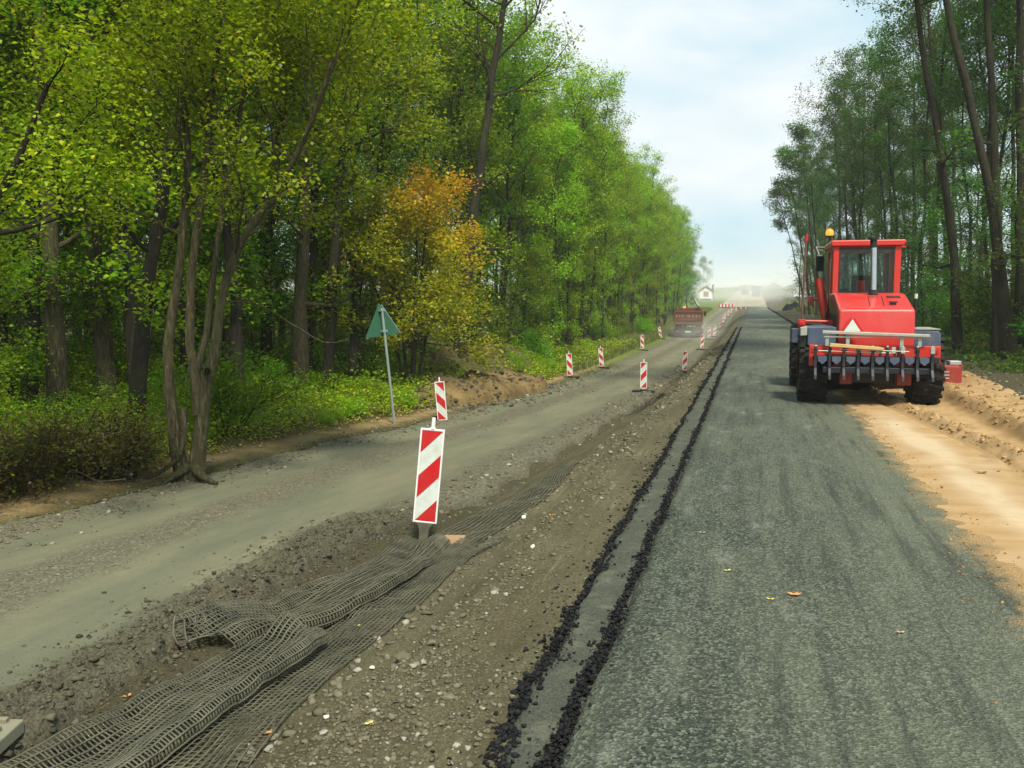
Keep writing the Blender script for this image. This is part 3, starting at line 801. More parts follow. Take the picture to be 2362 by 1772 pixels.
grid_strip('geogrid_strip', [(-2.75, 2.5), (-2.7, 3.2), (-2.62, 3.9), (-2.58, 4.5), (-2.55, 5.2), (-2.5, 6.0), (-2.42, 7.0)],
           [(-2.02, 2.6), (-2.04, 3.2), (-2.13, 3.75), (-2.15, 4.4), (-2.12, 5.1), (-2.12, 5.8), (-2.12, 6.3), (-1.95, 7.1)], h_flat, 14, .036,
           'flat geogrid sheet lying under the folded strips with open square mesh', 0, .006, .003)
grid_strip('geogrid_strip', [(-2.72, 7.15), (-2.66, 8.0), (-2.5, 9.2), (-2.45, 10.2), (-2.46, 11.4)],
           [(-2.15, 7.0), (-2.08, 8.0), (-2.02, 9.0), (-2.08, 10.0), (-2.14, 11.2)], h_flat, 11, .045,
           'half buried geogrid stretching away behind the nearest barrier', 0, .008, .005, .008)
grid_strip('geogrid_strip', [(-2.62, 19.5), (-2.55, 21), (-2.4, 23)], [(-2.1, 19.2), (-2.0, 21), (-2.0, 22.6)],
           lambda s, v, L: .03 + .10 * np.sin(s * 5) * v, 8, .09, 'short scrap of geogrid lying in front of the second barrier', 0, .014, .01)

# small slabs beside the grid
mb = MB(); mb.box((0, 0, 0), (.34, .26, .07), (.03, .02, .25))
o = mb.build('concrete_block', M['concrete'], None, .008); o.location = (-3.42, 3.12, gz(-3.42, 3.12) + .03)
mb = MB(); mb.box((0.02, 0, .045), (.22, .05, .03), (.03, .02, .25)); mb.box((-.02, .09, .045), (.22, .03, .03), (.03, .02, .25))
mb.build('rib', M['concrete'], o, .005)
tag(o, 'grey ribbed concrete foot plate lying beside the nearest geogrid', 'concrete block')
mb = MB(); mb.prism([(-.12, -.09), (.10, -.11), (.13, .06), (-.04, .11), (-.14, .05)], 'z', -.02, .02)
o = mb.build('clay_slab', M['clay'], None, .006); o.location = (-2.46, 7.06, gz(-2.46, 7.06) + .03); o.rotation_euler = (.1, -.08, .3)
tag(o, 'flat brown slab on the geogrid right of the nearest barrier', 'slab')

# ------------------------------------------------------------------ barrier panels
def barrier_mesh(W, Hh, z0, slope, T=.035, base=True):
    """returns dict of MB: frame, white face, red stripes, foot, peg"""
    fr = MB(); b = .016
    fr.bx(-W / 2, -W / 2 + b, -T / 2, T / 2, z0, z0 + Hh); fr.bx(W / 2 - b, W / 2, -T / 2, T / 2, z0, z0 + Hh)
    fr.bx(-W / 2 + b, W / 2 - b, -T / 2, T / 2, z0, z0 + b); fr.bx(-W / 2 + b, W / 2 - b, -T / 2, T / 2, z0 + Hh - b, z0 + Hh)
    fc = MB(); fc.bx(-W / 2 + b, W / 2 - b, -T / 2 + .006, T / 2 - .006, z0 + b, z0 + Hh - b)
    st = MB(); x0, x1, a0, a1 = -W / 2 + b, W / 2 - b, z0 + b, z0 + Hh - b
    h = Hh * .235; rise = .20 * (1 if slope > 0 else -1)
    def clip(poly, c, keep):            # clip polygon against z = c
        out = []
        for i in range(len(poly)):
            p, q = poly[i], poly[(i + 1) % len(poly)]
            ip, iq = keep(p[1]), keep(q[1])
            if ip: out.append(p)
            if ip != iq:
                t = (c - p[1]) / (q[1] - p[1]); out.append((p[0] + (q[0] - p[0]) * t, c))
        return out
    cs = [a0, a0 + (a1 - a0) * .5, a1]
    for c in cs:
        if slope > 0: poly = [(x0, c - h / 2 - rise / 2), (x1, c - h / 2 + rise / 2), (x1, c + h / 2 + rise / 2), (x0, c + h / 2 - rise / 2)]
        else: poly = [(x0, c - h / 2 - rise / 2), (x1, c - h / 2 + rise / 2), (x1, c + h / 2 + rise / 2), (x0, c + h / 2 - rise / 2)]
        poly = clip(clip(poly, a0, lambda z: z >= a0 - 1e-9), a1, lambda z: z <= a1 + 1e-9)
        if len(poly) > 2: st.prism(poly, 'y', -T / 2 + .002, -T / 2 + .0055)
    ft = MB(); ft.prism([(-W * .35, z0 - .002), (W * .35, z0 - .002), (.045, z0 - .05), (.03, -.02 if base else -.20), (-.03, -.02 if base else -.20), (-.045, z0 - .06)], 'y', -.018, .018)
    pg = MB(); pg.tube([(0, 0, z0 + Hh), (0, 0, z0 + Hh + .012)], .026, 10); pg.tube([(0, 0, z0 + Hh + .012), (0, 0, z0 + Hh + .10)], .017, 10)
    bs = MB(); bs.bx(-.36, .36, -.13, .13, .0, .05); bs.bx(-.10, .10, -.10, .10, .05, .085)
    return fr, fc, st, ft, pg, bs
def make_barrier(slope, base=True):
    root = empty('traffic_barrier', (0, 0, 0), 'x', 'barrier', 'barrier panels along the gravel lane')
    fr, fc, st, ft, pg, bs = barrier_mesh(.215, .85, .12, slope, .035, base)
    p = fr.build('frame', M['white'], root, .004)
    f = fc.build('panel', M['whiteface'], root)
    st.build('stripe', M['signred'], f)
    ft.build('bracket', M['greysteel' if base else 'geogrid'], root, .003)
    pg.build('lamp_peg', M['white'], root)
    if base: bs.build('foot', M['rubber'], root, .008)
    return root
bR0 = make_barrier(1, False); bR = make_barrier(1); bL = make_barrier(-1)
usedB = set()
def put_barrier(proto, x, y, lean, rz, label, dz=0, pitch=0.0):
    o = proto if id(proto) not in usedB else copy_tree(proto)
    usedB.add(id(proto))
    o.location = (x, y, gz(x, y) - .01 + dz); o.rotation_euler = (pitch, math.radians(lean), math.radians(rz)); o['label'] = label
    return o
put_barrier(bR0, -2.80, 7.30, 5.5, 14, 'nearest red and white striped barrier panel, leaning right over crumpled geogrid', .055)
RB = [(-3.39, 28.9, 0, 0, 'second striped barrier along the right edge of the gravel lane, on a board foot'),
      (-3.0, 41.4, 3, 4, 'third striped barrier along the right edge of the gravel lane, leaning slightly right'),
      (-3.17, 59.1, 2, 0, 'fourth striped barrier along the lane edge, just before the dump truck'),
      (-3.45, 74.8, 0, 0, 'upright striped barrier standing beside the right rear corner of the dump truck'),
      (-3.25, 80, 4, 10, 'striped barrier right behind the one beside the truck corner, partly hidden by it'),
      (-3.5, 100, 5, 0, 'seventh striped barrier in the row along the lane edge, past the truck'),
      (-3.6, 116, -3, 0, 'eighth striped barrier in the row along the lane edge, tiny and tilted left'),
      (-3.75, 126, 4, 0, 'ninth striped barrier in the row, close to the eighth'),
      (-3.6, 138, 0, 0, 'tenth striped barrier in the row, near the end of the lane bank'),
      (-3.5, 150, 3, 0, 'eleventh striped barrier in the row, where the lane bank flattens'),
      (-2.9, 164, -2, 0, 'twelfth striped barrier in the row, short of the asphalt end'),
      (-2.2, 172, 0, 0, 'far barrier by the asphalt end, left one of the last pair'),
      (-1.35, 174, 0, 0, 'far barrier by the asphalt end, right one of the last pair')]
for x, y, ln, rz, lb in RB: put_barrier(bR, x, y, ln, rz, lb)
LB = [(-6.50, 18.2, -4.5, 12, 'tall red and white barrier leaning left in front of the excavated soil heap'),
      (-6.95, 34.5, -4, 8, 'striped barrier at the far end of the excavated soil heap'),
      (-6.85, 41.5, -4, 5, 'striped barrier on the grassy left lane edge just past the soil heap'),
      (-6.80, 57, -1, 5, 'upright striped barrier on the left grass edge, third before the truck'),
      (-7.2, 73, -9, 15, 'strongly tilted striped barrier on the left grass beside the truck')]
for i, (x, y, ln, rz, lb) in enumerate(LB): put_barrier(bL, x, y, ln, rz, lb, -.10 if i == 0 else 0)

# triangular sign seen from behind
def tri_sign():
    x, y = -6.98, 16.62
    r = empty('traffic_sign', (x, y, gz(x, y)), 'triangular road sign seen from its grey green back, on a leaning pole', 'road sign', None, (math.radians(-2), math.radians(-5.5), math.radians(64)))
    mb = MB(); mb.tube([(0, 0, -.2), (0, 0, 2.36)], .028, 12); mb.build('post', M['galv'], r)
    mb = MB(); h = .63; w = .40
    mb.prism([(-w, 0), (w, 0), (w - .01, .05), (.04, h), (-.04, h), (-w + .01, .05)], 'y', .05, .062)
    p = mb.build('sign_plate', M['signback'], r, .004); p.location = (.0, 0, 1.80); p.rotation_euler = (0, math.radians(0), math.radians(-9))
    mb = MB(); mb.tube([(w, .056, .02), (.03, .056, h)], .010, 6)
    e = mb.build('rim', M['galv'], r); e.location = p.location; e.rotation_euler = p.rotation_euler
    mb = MB(); mb.bx(-.06, .06, -.036, .05, .08, .12); mb.bx(-.06, .06, -.036, .05, .5, .54)
    e = mb.build('clamp', M['galv'], r); e.location = p.location
tri_sign()

# ------------------------------------------------------------------ heaps
def heap(name, cx, cy, rx, ry, h, rz, mat, label, cat, seed, darkf, nx=70, ny=50, pw=1.0, rough=.12):
    u = np.linspace(-1, 1, nx); w = np.linspace(-1, 1, ny); U, W = np.meshgrid(u, w)
    c, s = math.cos(rz), math.sin(rz)
    X = cx + U * rx * c - W * ry * s; Y = cy + U * rx * s + W * ry * c
    d = np.sqrt(U ** 2 + W ** 2); prof = np.clip(1 - d ** 1.6, 0, 1) ** pw
    n = fbm(X * 1.3, Y * 1.3, seed, 4)
    G = surf_z(np.stack([X.ravel(), Y.ravel()], -1), ALL).reshape(X.shape)
    H = h * prof * (1 + 1.1 * n) + prof ** .5 * rough * (1.2 * np.abs(fbm(X * 4, Y * 4, seed + 5, 4)) + .6 * np.abs(fbm(X * 11, Y * 11, seed + 8, 3)))
    Zz = G + H - .06 * (d > .97)
    i = np.arange(nx * ny).reshape(ny, nx)
    F = np.stack([i[:-1, :-1], i[:-1, 1:], i[1:, 1:], i[1:, :-1]], -1).reshape(-1, 4)
    dk = darkf(X, Y, U, W, n)
    o = mesh_np(name, np.stack([X, Y, Zz], -1).reshape(-1, 3), F, mat, None, True, {'dark': np.clip(dk, 0, 1).ravel(), 'lv': np.full(nx * ny, .3)})
    from mathutils.bvhtree import BVHTree
    TREES['heap%d' % seed] = BVHTree.FromPolygons(np.stack([X, Y, Zz], -1).reshape(-1, 3).tolist(), F.tolist())
    return tag(o, label, cat)
heap('soil_heap', -7.75, 25.5, 5.6, 1.15, .44, PI / 2 - .06, M['mound'], 'long heap of yellow brown excavated soil between two left barriers', 'soil heap', 101,
     lambda X, Y, U, W, n: .85 * sstep(-.05, .45, W + .8 * n) + .6 * np.clip(n, 0, 1), 110, 60, .55, .20)
heap('soil_heap', -9.7, 30.5, 6.5, 1.7, .85, PI / 2 - .05, M['mound'], 'dark weedy heap of topsoil behind the yellow excavated soil', 'soil heap', 111,
     lambda X, Y, U, W, n: .95 - .8 * np.clip(n - .12, 0, 1), 150, 80, .8, .35)
heap('gravel_heap', 5.6, 139, 1.5, 1.5, 1.0, .3, M['crumb'], 'dark grey pile of stone by the right verge far ahead', 'gravel heap', 121, lambda X, Y, U, W, n: X * 0, 24, 24, .9, .1)

# ------------------------------------------------------------------ motor grader
def grader():
    r = empty('motor_grader', (1.98, 16.35, 0.0), 'red motor grader seen from behind, straddling asphalt and sand with rear ripper raised', 'grader')
    def wheel(x, y, outward):
        w = MB(); R = .62; W = .23
        prof = [(.30, -W), (.40, -W * .98), (.53, -W), (.585, -W * .9), (.61, -W * .62), (R, -W * .3), (R, W * .3), (.61, W * .62), (.585, W * .9), (.53, W), (.40, W * .98), (.30, W)]
        w.lathe(prof, 'x', (0, 0, 0), 40)
        for k in range(22):          # chevron lugs
            for sg in (-1, 1):
                for q in range(3):
                    a = 2 * PI * (k + (.5 if sg > 0 else 0)) / 22 + q * .05
                    rad = R + (.010, .008, -.012)[q]
                    w.box((sg * W * (.18 + .33 * q), math.cos(a) * rad, math.sin(a) * rad), (W * .36, .06, .05), (a + PI / 2, 0, 0))
        o = w.build('wheel', M['rubber'], r, .004); o.location = (x, y, R - .01)
        h = MB(); h.lathe([(0.0, outward * .12), (.14, outward * .12), (.16, outward * .16), (.28, outward * .17), (.31, outward * .21), (.31, outward * .15), (0, outward * .10)], 'x', (0, 0, 0), 24)
        for k in range(8):
            a = 2 * PI * k / 8; h.box((outward * .175, math.cos(a) * .22, math.sin(a) * .22), (.03, .035, .035))
        h.build('rim', M['darkred'], o)
    for x, y, s in ((-.96, 0, -1), (.84, 0, 1), (-.98, 2.85, -1), (.86, 2.85, 1)): wheel(x, y, s)
    # chassis, axles, transmission
    m = MB(); m.bx(-.42, .36, -.55, 3.6, .55, .98); m.bx(-.30, .25, 3.6, 6.3, .95, 1.30); m.bx(-.55, .5, -.35, .6, .35, .75)
    m.tube([(-.9, 0, .61), (.78, 0, .61)], .14, 14); m.tube([(-.9, 2.85, .61), (.78, 2.85, .61)], .12, 14)
    m.box((-.05, 5.9, .75), (1.4, .2, .2)); m.bx(-.45, .40, .5, 1.6, .28, .56)
    m.build('chassis', M['black'], r, .01)
    # hood: sloped upper rear face, near vertical lower face
    m = MB()
    poly = [(-.62, .97), (-.64, 1.20), (-.60, 1.60), (.42, 1.86), (.80, 1.88), (1.18, 1.88), (1.18, .97)]
    m.prism(poly, 'x', -.60, .58)
    hood = m.build('hood', M['red_hood'], r, .045, 4)
    a = math.atan2(.26, 1.02)
    def on_slope(u, v, h=0):   # u across, v along slope from the break upward
        return (u, -.60 + v * math.cos(a) - h * math.sin(a), 1.60 + v * math.sin(a) + h * math.cos(a))
    m = MB(); m.box(on_slope(.03, .50, .004), (1.00, .88, .012), (a, 0, 0)); m.build('hood_lid', M['red_hood'], hood, .012)
    m = MB()
    for u in (-.08, .14): m.box(on_slope(u, .50, .013), (.012, .62, .008), (a, 0, -.05))
    m.box(on_slope(.34, .78, .012), (.22, .12, .01), (a, 0, 0)); m.build('vent', M['black'], hood)
    m = MB(); m.box(on_slope(.27, .28, .03), (.10, .07, .04), (a, 0, 0)); m.box(on_slope(.27, .28, .055), (.14, .03, .015), (a, 0, 0)); m.build('latch', M['black'], hood, .004)
    m = MB(); m.box(on_slope(.02, .80, .012), (.16, .07, .012), (a, 0, 0)); m.build('badge_plate', M['darkred'], hood)
    m = MB()
    m.prism([(-.55, 1.02), (-.55, 1.52), (.35, 1.76), (1.1, 1.78), (1.1, 1.02)], 'x', -.612, -.603)
    m.build('side_panel', M['brick'], hood)
    m = MB()
    for k in range(5): m.bx(-.625, -.612, -.3 + k * .28, -.12 + k * .28, 1.15, 1.5)
    m.build('side_vent', M['darksteel'], hood)
    # exhaust
    m = MB(); m.tube([(.04, .35, 1.80), (.04, .35, 1.93)], [.085, .075], 16); m.build('exhaust_base', M['black'], r)
    m = MB(); m.tube([(.04, .35, 1.93), (.02, .36, 2.66)], .052, 18); ex = m.build('exhaust_pipe', M['chrome'], r)
    m = MB(); m.tube([(.02, .36, 2.66), (.015, .36, 2.80)], .058, 16); m.tube([(.015, .36, 2.80), (.015, .36, 2.835)], [.085, .085], 16); m.build('rain_cap', M['black'], ex)
    # cab
    cab = MB(); x0, x1, y0, y1, z0, z1 = -.57, .60, 1.25, 2.75, 1.45, 2.86; p = .11
    for x in (x0, x1 - p):
        cab.bx(x, x + p, y0, y0 + .09, z0, z1 - .12)
        cab.bx(x + .02, x + p - .02, y1 - .07, y1, z0, z1 - .12)
        cab.bx(x + .02, x + .07, y0 + .09, y1 - .07, z0, z0 + .42)
        cab.bx(x + .02, x + .06, 1.95, 2.02, z0 + .42, z1 - .12)
        cab.bx(x + .01, x + p - .01, y0 + .09, y1 - .07, z1 - .17, z1 - .12)
    cab.bx(x0 + p, x1 - p, y0, y0 + .09, z0, 1.90); cab.bx(x0 + p, x1 - p, y0 + .002, y0 + .088, 2.71, z1 - .12)
    cab.bx(x0 + p, x1 - p, y1 - .068, y1 - .002, z0, 1.72); cab.bx(x0 + p, x1 - p, y1 - .068, y1 - .002, 2.68, z1 - .12)
    cb = cab.build('cab', M['red'], r, .012)
    m = MB(); m.prism([(-.60, z1 - .12), (.63, z1 - .12), (.68, z1 - .06), (.66, z1 - .01), (-.61, z1 - .01), (-.63, z1 - .06)], 'y', y0 - .06, y1 + .10)
    m.build('roof', M['red'], cb, .02)
    m = MB(); m.bx(x0 + p, x1 - p, y0 + .04, y0 + .046, 1.90, 2.71); m.build('rear_window', M['glass'], cb)
    m = MB(); m.bx(x0 + p, x1 - p, y1 - .04, y1 - .034, 1.72, 2.68); m.build('windscreen', M['glass'], cb)
    m = MB(); m.bx(x0 + .045, x0 + .05, y0 + .09, 1.95, z0 + .42, z1 - .17); m.bx(x0 + .045, x0 + .05, 2.02, y1 - .07, z0 + .42, z1 - .17); m.build('side_window', M['glass'], cb)
    m = MB(); m.bx(x1 - .05, x1 - .045, y0 + .09, 1.95, z0 + .42, z1 - .17); m.bx(x1 - .05, x1 - .045, 2.02, y1 - .07, z0 + .42, z1 - .17); m.build('side_window', M['glass'], cb)
    m = MB()                                   # black rubber round the rear window
    m.bx(x0 + p - .005, x0 + p + .022, y0 - .008, y0 + .0, 1.89, 2.72); m.bx(x1 - p - .022, x1 - p + .005, y0 - .008, y0, 1.89, 2.72)
    m.bx(x0 + p + .022, x1 - p - .022, y0 - .008, y0, 1.885, 1.91); m.bx(x0 + p + .022, x1 - p - .022, y0 - .008, y0, 2.60, 2.72)
    m.build('window_seal', M['black'], cb)
    m = MB(); m.bx(-.20, .26, 1.75, 2.05, 1.60, 1.72); m.prism([(1.70, 1.72), (1.78, 1.72), (1.72, 2.22), (1.62, 2.22)], 'x', -.18, .22)
    m.tube([(-.14, 1.85, 1.85), (-.30, 1.95, 1.92)], .05, 10); m.bx(-.36, -.24, 1.6, 2.1, 1.5, 1.98); m.build('seat', M['black'], cb, .03)
    m = MB(); m.tube([(-.03, 1.60, 1.5), (-.04, 1.55, 2.12)], .075, 14); m.build('steering_column', M['red'], cb)
    m = MB()
    for k in range(5): m.tube([(.12 + k * .05, 2.3, 1.6), (.14 + k * .05, 2.2, 2.02)], .012, 6); m.lathe([(0, 0), (.025, .01), (.025, .03), (0, .04)], 'z', (.14 + k * .05, 2.2, 2.0), 8)
    m.tube([(-.35, 2.70, 2.2), (-.2, 2.69, 2.45)], .010, 5)
    m.build('control_lever', M['darksteel'], cb)
    m = MB(); m.lathe([(0, -.02), (.045, -.02), (.05, 0), (.03, .05), (0, .06)], 'y', (-.40, 1.38, 2.60), 14); m.build('work_lamp', M['lamp_white'], cb)
    # beacon on a stalk at the roof corner
    m = MB(); m.tube([(-.60, 1.85, 2.84), (-.60, 1.85, 2.97)], .018, 8); m.lathe([(0, 2.96), (.06, 2.96), (.065, 2.985), (0, 2.99)], 'z', (-.60, 1.85, 0), 16); st = m.build('beacon_stalk', M['black'], r)
    m = MB(); m.lathe([(.062, 2.985), (.072, 3.01), (.072, 3.05), (.055, 3.09), (.025, 3.105), (0, 3.108)], 'z', (-.60, 1.85, 0), 20); m.build('beacon', M['beacon'], st)
    # mirror and its bracket, other bracket on the right corner
    m = MB(); m.tube([(-.56, 2.70, 2.80), (-.80, 2.45, 2.80), (-.74, 2.35, 2.62)], .012, 6); m.tube([(-.56, 2.70, 2.74), (-.78, 2.40, 2.74)], .010, 6); br = m.build('mirror_arm', M['greysteel'], r)
    m = MB(); m.box((-.73, 2.28, 2.48), (.16, .05, .32), (0, 0, .12)); mo = m.build('mirror', M['black'], br, .025)
    m = MB(); m.box((-.727, 2.252, 2.48), (.12, .006, .26), (0, 0, .12)); m.build('mirror_glass', M['glass'], mo)
    m = MB(); m.tube([(.60, 2.3, 2.72), (.78, 2.35, 2.78)], .015, 6); m.box((.80, 2.35, 2.78), (.08, .05, .03)); m.build('lamp_bracket', M['red'], r)
    # fenders
    def fender(poly, ya, yb, name='fender'):
        m = MB(); m.prism(poly, 'y', ya, yb); return m.build(name, M['bluegrey'], r, .012)
    fender([(-1.08, .99), (-1.08, 1.29), (-.68, 1.31), (-.62, 1.29), (-.62, .99)], -.55, .55)
    fender([(.58, .99), (.58, 1.27), (.95, 1.25), (.99, 1.20), (.99, .99)], -.55, .55)
    fender([(-1.22, .90), (-1.22, 1.18), (-.72, 1.20), (-.70, .90)], 2.2, 3.3)
    fender([(.60, .90), (.60, 1.2), (1.05, 1.18), (1.07, .90)], 2.2, 3.3)
    m = MB(); m.prism([(-1.20, 1.15), (-1.20, 1.29), (-1.09, 1.31), (-1.09, 1.16)], 'y', -.60, -.35); m.build('toolbox', M['greysteel'], r, .008)
    m = MB(); m.bx(-1.19, -1.10, -.52, -.3, .95, 1.15); m.build('tail_lamp', M['black'], r, .008)
    m = MB(); m.bx(.60, .98, -.56, .5, 1.272, 1.285); m.build('tread_plate', M['greysteel'], r)
    # rear bumper frame and side plates
    m = MB(); m.bx(-1.06, .95, -.80, -.70, .83, 1.01)
    m.prism([(-1.06, .66), (-.95, .66), (-.93, .83), (-1.06, .83)], 'y', -.80, -.70); m.prism([(.80, .75), (.95, .72), (.95, .83), (.78, .83)], 'y', -.80, -.70)
    m.bx(-.66, -.40, -.70, -.45, .55, .90); m.bx(.30, .56, -.70, -.45, .55, .90)
    m.build('bumper', M['red'], r, .008)
    for a0, a1 in ((-.55, -.36), (.34, .56)):
        m = MB(); m.bx(a0, a1, -.62, -.3, .35, .61); m.build('ripper_bracket', M['darkred'], r, .01)
    # ripper: beam with hanging shanks and wedge plates
    m = MB(); m.bx(-1.0, .92, -.92, -.78, .74, .84); m.bx(-.85, .8, -.95, -.6, .56, .66)
    rip = m.build('ripper_beam', M['darksteel'], r, .01)
    xs = [-.97, -.75, -.53, -.31, -.09, .13, .36, .58, .80]
    for i, x in enumerate(xs):
        m = MB(); w = .022
        m.prism([(-.99, .97), (-.91, .99), (-.90, .72), (-.93, .60), (-1.02, .50), (-1.10, .46), (-1.08, .53), (-1.0, .64), (-.985, .75)], 'x', x - w, x + w)
        m.tube([(x - .035, -.95, .94), (x + .035, -.95, .94)], .022, 8)
        m.build('shank', M['darksteel'], r, .004)
    for i in range(len(xs) - 1):
        m = MB(); a0, a1 = xs[i] + .04, xs[i + 1] - .04
        m.prism([(a0, .83), (a1, .83), (a1, .76), ((a0 + a1) / 2, .70), (a0, .76)], 'y', -.95, -.925)
        m.build('guard_plate', M['bluegrey'], rip, .003)
    m = MB(); m.tube([(-.93, -.97, .925), (.2, -.97, .90)], .010, 6); m.tube([(-.6, -.985, .955), (.45, -.985, .93)], .008, 6); m.build('locking_rod', M['galv'], rip)
    m = MB()
    for x in (.22, .36, .80): m.bx(x - .03, x + .03, -.99, -.93, .90, 1.0)
    for x in xs: m.lathe([(0, 0), (.018, 0), (.018, .03), (0, .035)], 'z', (x, -.95, .985), 8)
    m.build('pin', M['greysteel'], rip)
    # pale light bar on four posts with the reflective triangle
    m = MB(); m.prism([(-.87, 1.205), (.76, 1.16), (.76, 1.205), (-.87, 1.255)], 'y', -.93, -.84); m.bx(-.85, .74, -.90, -.86, 1.14, 1.165)
    lb = m.build('light_bar', M['greysteel'], r, .006)
    for x, z in ((-.79, 1.2), (-.47, 1.19), (.35, 1.17), (.62, 1.16)): m = MB(); m.bx(x - .028, x + .028, -.88, -.83, .92 if x == .35 else 1.0, z); m.build('bar_post', M['galv'], lb, .004)
    m = MB(); m.prism([(-.58, 1.235), (-.22, 1.235), (-.36, 1.46), (-.44, 1.46)], 'y', -.80, -.785); tr = m.build('warning_triangle', M['signred'], r, .004)
    m = MB(); m.prism([(-.53, 1.24), (-.27, 1.24), (-.40, 1.44)], 'y', -.806, -.802); m.build('triangle_face', M['whiteface'], tr)
    # levelling mast on the left with red clamp and arm
    m = MB(); m.tube([(-1.14, .25, 1.40), (-1.11, .25, 2.78)], .018, 8); ms = m.build('mast', M['brick'], r)
    m = MB(); m.tube([(-1.11, .25, 2.78), (-1.10, .25, 2.90)], .028, 8); m.build('mast_tip', M['signred'], ms)
    m = MB(); m.bx(-1.20, -1.08, .18, .32, 1.27, 1.41); m.lathe([(0, -.03), (.045, -.03), (.045, .0), (0, .0)], 'y', (-1.14, .18, 1.34), 12); m.build('mast_clamp', M['signred'], ms, .006)
    m = MB(); m.tube([(-1.10, .25, 1.38), (-.62, .30, 1.37)], .026, 8); m.bx(-.70, -.60, .24, .38, 1.28, 1.40); m.bx(-1.18, -1.12, .2, .3, 1.05, 1.27); m.build('mast_arm', M['signred'], ms, .004)
    # lift cylinder leaning against the cab, hose bundle and sensor arm
    m = MB(); m.tube([(-.62, 1.62, 1.30), (-.78, 1.68, 2.16)], [.085, .075], 14); m.build('lift_arm', M['red'], r)
    m = MB(); m.tube([(-.66, 2.10, 1.75), (-.86, 2.12, 1.76)], .025, 8); m.box((-.90, 2.12, 1.77), (.10, .10, .10)); m.box((-.88, 2.12, 1.69), (.07, .07, .10)); m.build('sensor_arm', M['red'], r, .006)
    m = MB()
    for k in range(3): m.tube([(-.60, .75 + k * .05, 1.0), (-.66 - k * .02, .95, 1.35 + k * .05), (-.64, 1.2, 1.55 + k * .04), (-.60, 1.4, 1.50)], .014, 6)
    for x in (-.30, .02, .24): m.tube([(x, -.70, .95), (x + .04, -.86, .90), (x + .02, -.90, .70), (x - .05, -.70, .58)], .013, 6)
    m.build('hose', M['black'], r)
    m = MB(); m.tube([(-.59, 1.22, 1.55), (-.63, 1.18, 1.6), (-.63, 1.18, 2.45), (-.59, 1.22, 2.5)], .013, 6); m.build('grab_rail', M['black'], r)
    for x in (-.99, .87):
        m = MB(); m.bx(x - .04, x + .04, -.815, -.802, .89, .97); m.build('tail_lamp', M['darkred'], r, .004)
    m = MB(); m.tube([(.70, .15, 1.28), (.70, .15, 1.78)], .022, 8); pp = m.build('marker_post', M['darksteel'], r)
    m = MB(); m.tube([(.70, .15, 1.78), (.70, .15, 1.86)], .028, 8); m.build('marker_tip', M['whiteface'], pp)
    # moldboard under the frame, its right end sticking out behind the rear wheel
    m = MB(); pr = []
    for k in range(9):
        t = k / 8; pr.append((.16 * math.sin(t * PI) * -1, .04 + .54 * t))
    poly = pr + [(p0 + .035, p1) for p0, p1 in reversed(pr)]
    m.prism(poly, 'x', -.95, 1.75); bl = m.build('moldboard', M['darksteel'], r); bl.location = (0, 1.75, 0); bl.rotation_euler = (0, 0, .08)
    m = MB(); m.bx(-.96, 1.76, -.01, .03, -.02, .07); m.build('cutting_edge', M['darksteel'], bl)
    m = MB(); m.bx(1.40, 1.76, -.22, -.165, .12, .52); m.bx(1.40, 1.76, -.165, .06, .50, .54); m.bx(1.75, 1.79, -.2, .06, .08, .56); m.build('end_box', M['darkred'], bl, .01)
    m = MB(); m.bx(1.58, 1.78, -.16, .05, .545, .62); m.lathe([(0, -.05), (.11, -.05), (.12, .0), (.11, .05), (0, .05)], 'y', (1.70, -.06, .50), 14); m.build('end_plate', M['greysteel'], bl, .01)
    m = MB()
    for z in (.30, .36, .42): m.bx(1.44, 1.56, -.232, -.221, z - .012, z + .012)
    m.build('bolt_strip', M['greysteel'], bl)
    m = MB(); m.lathe([(.45, .34), (.55, .34), (.55, .44), (.45, .44), (.45, .34)], 'z', (-.03, 1.9, 0), 28); m.build('turntable', M['darksteel'], r)
    return r
grader()
mb = MB(); mb.prism([(-.76, .995), (.06, .945), (.07, .985), (.0, 1.0), (-.75, 1.05)], 'y', -.90, -.78)
o = mb.build('wooden_board', M['wood'], None, .006); o.location = (1.98, 16.35 - .12, 0.0)
tag(o, 'pale wooden board lying across the ripper of the red grader', 'board')

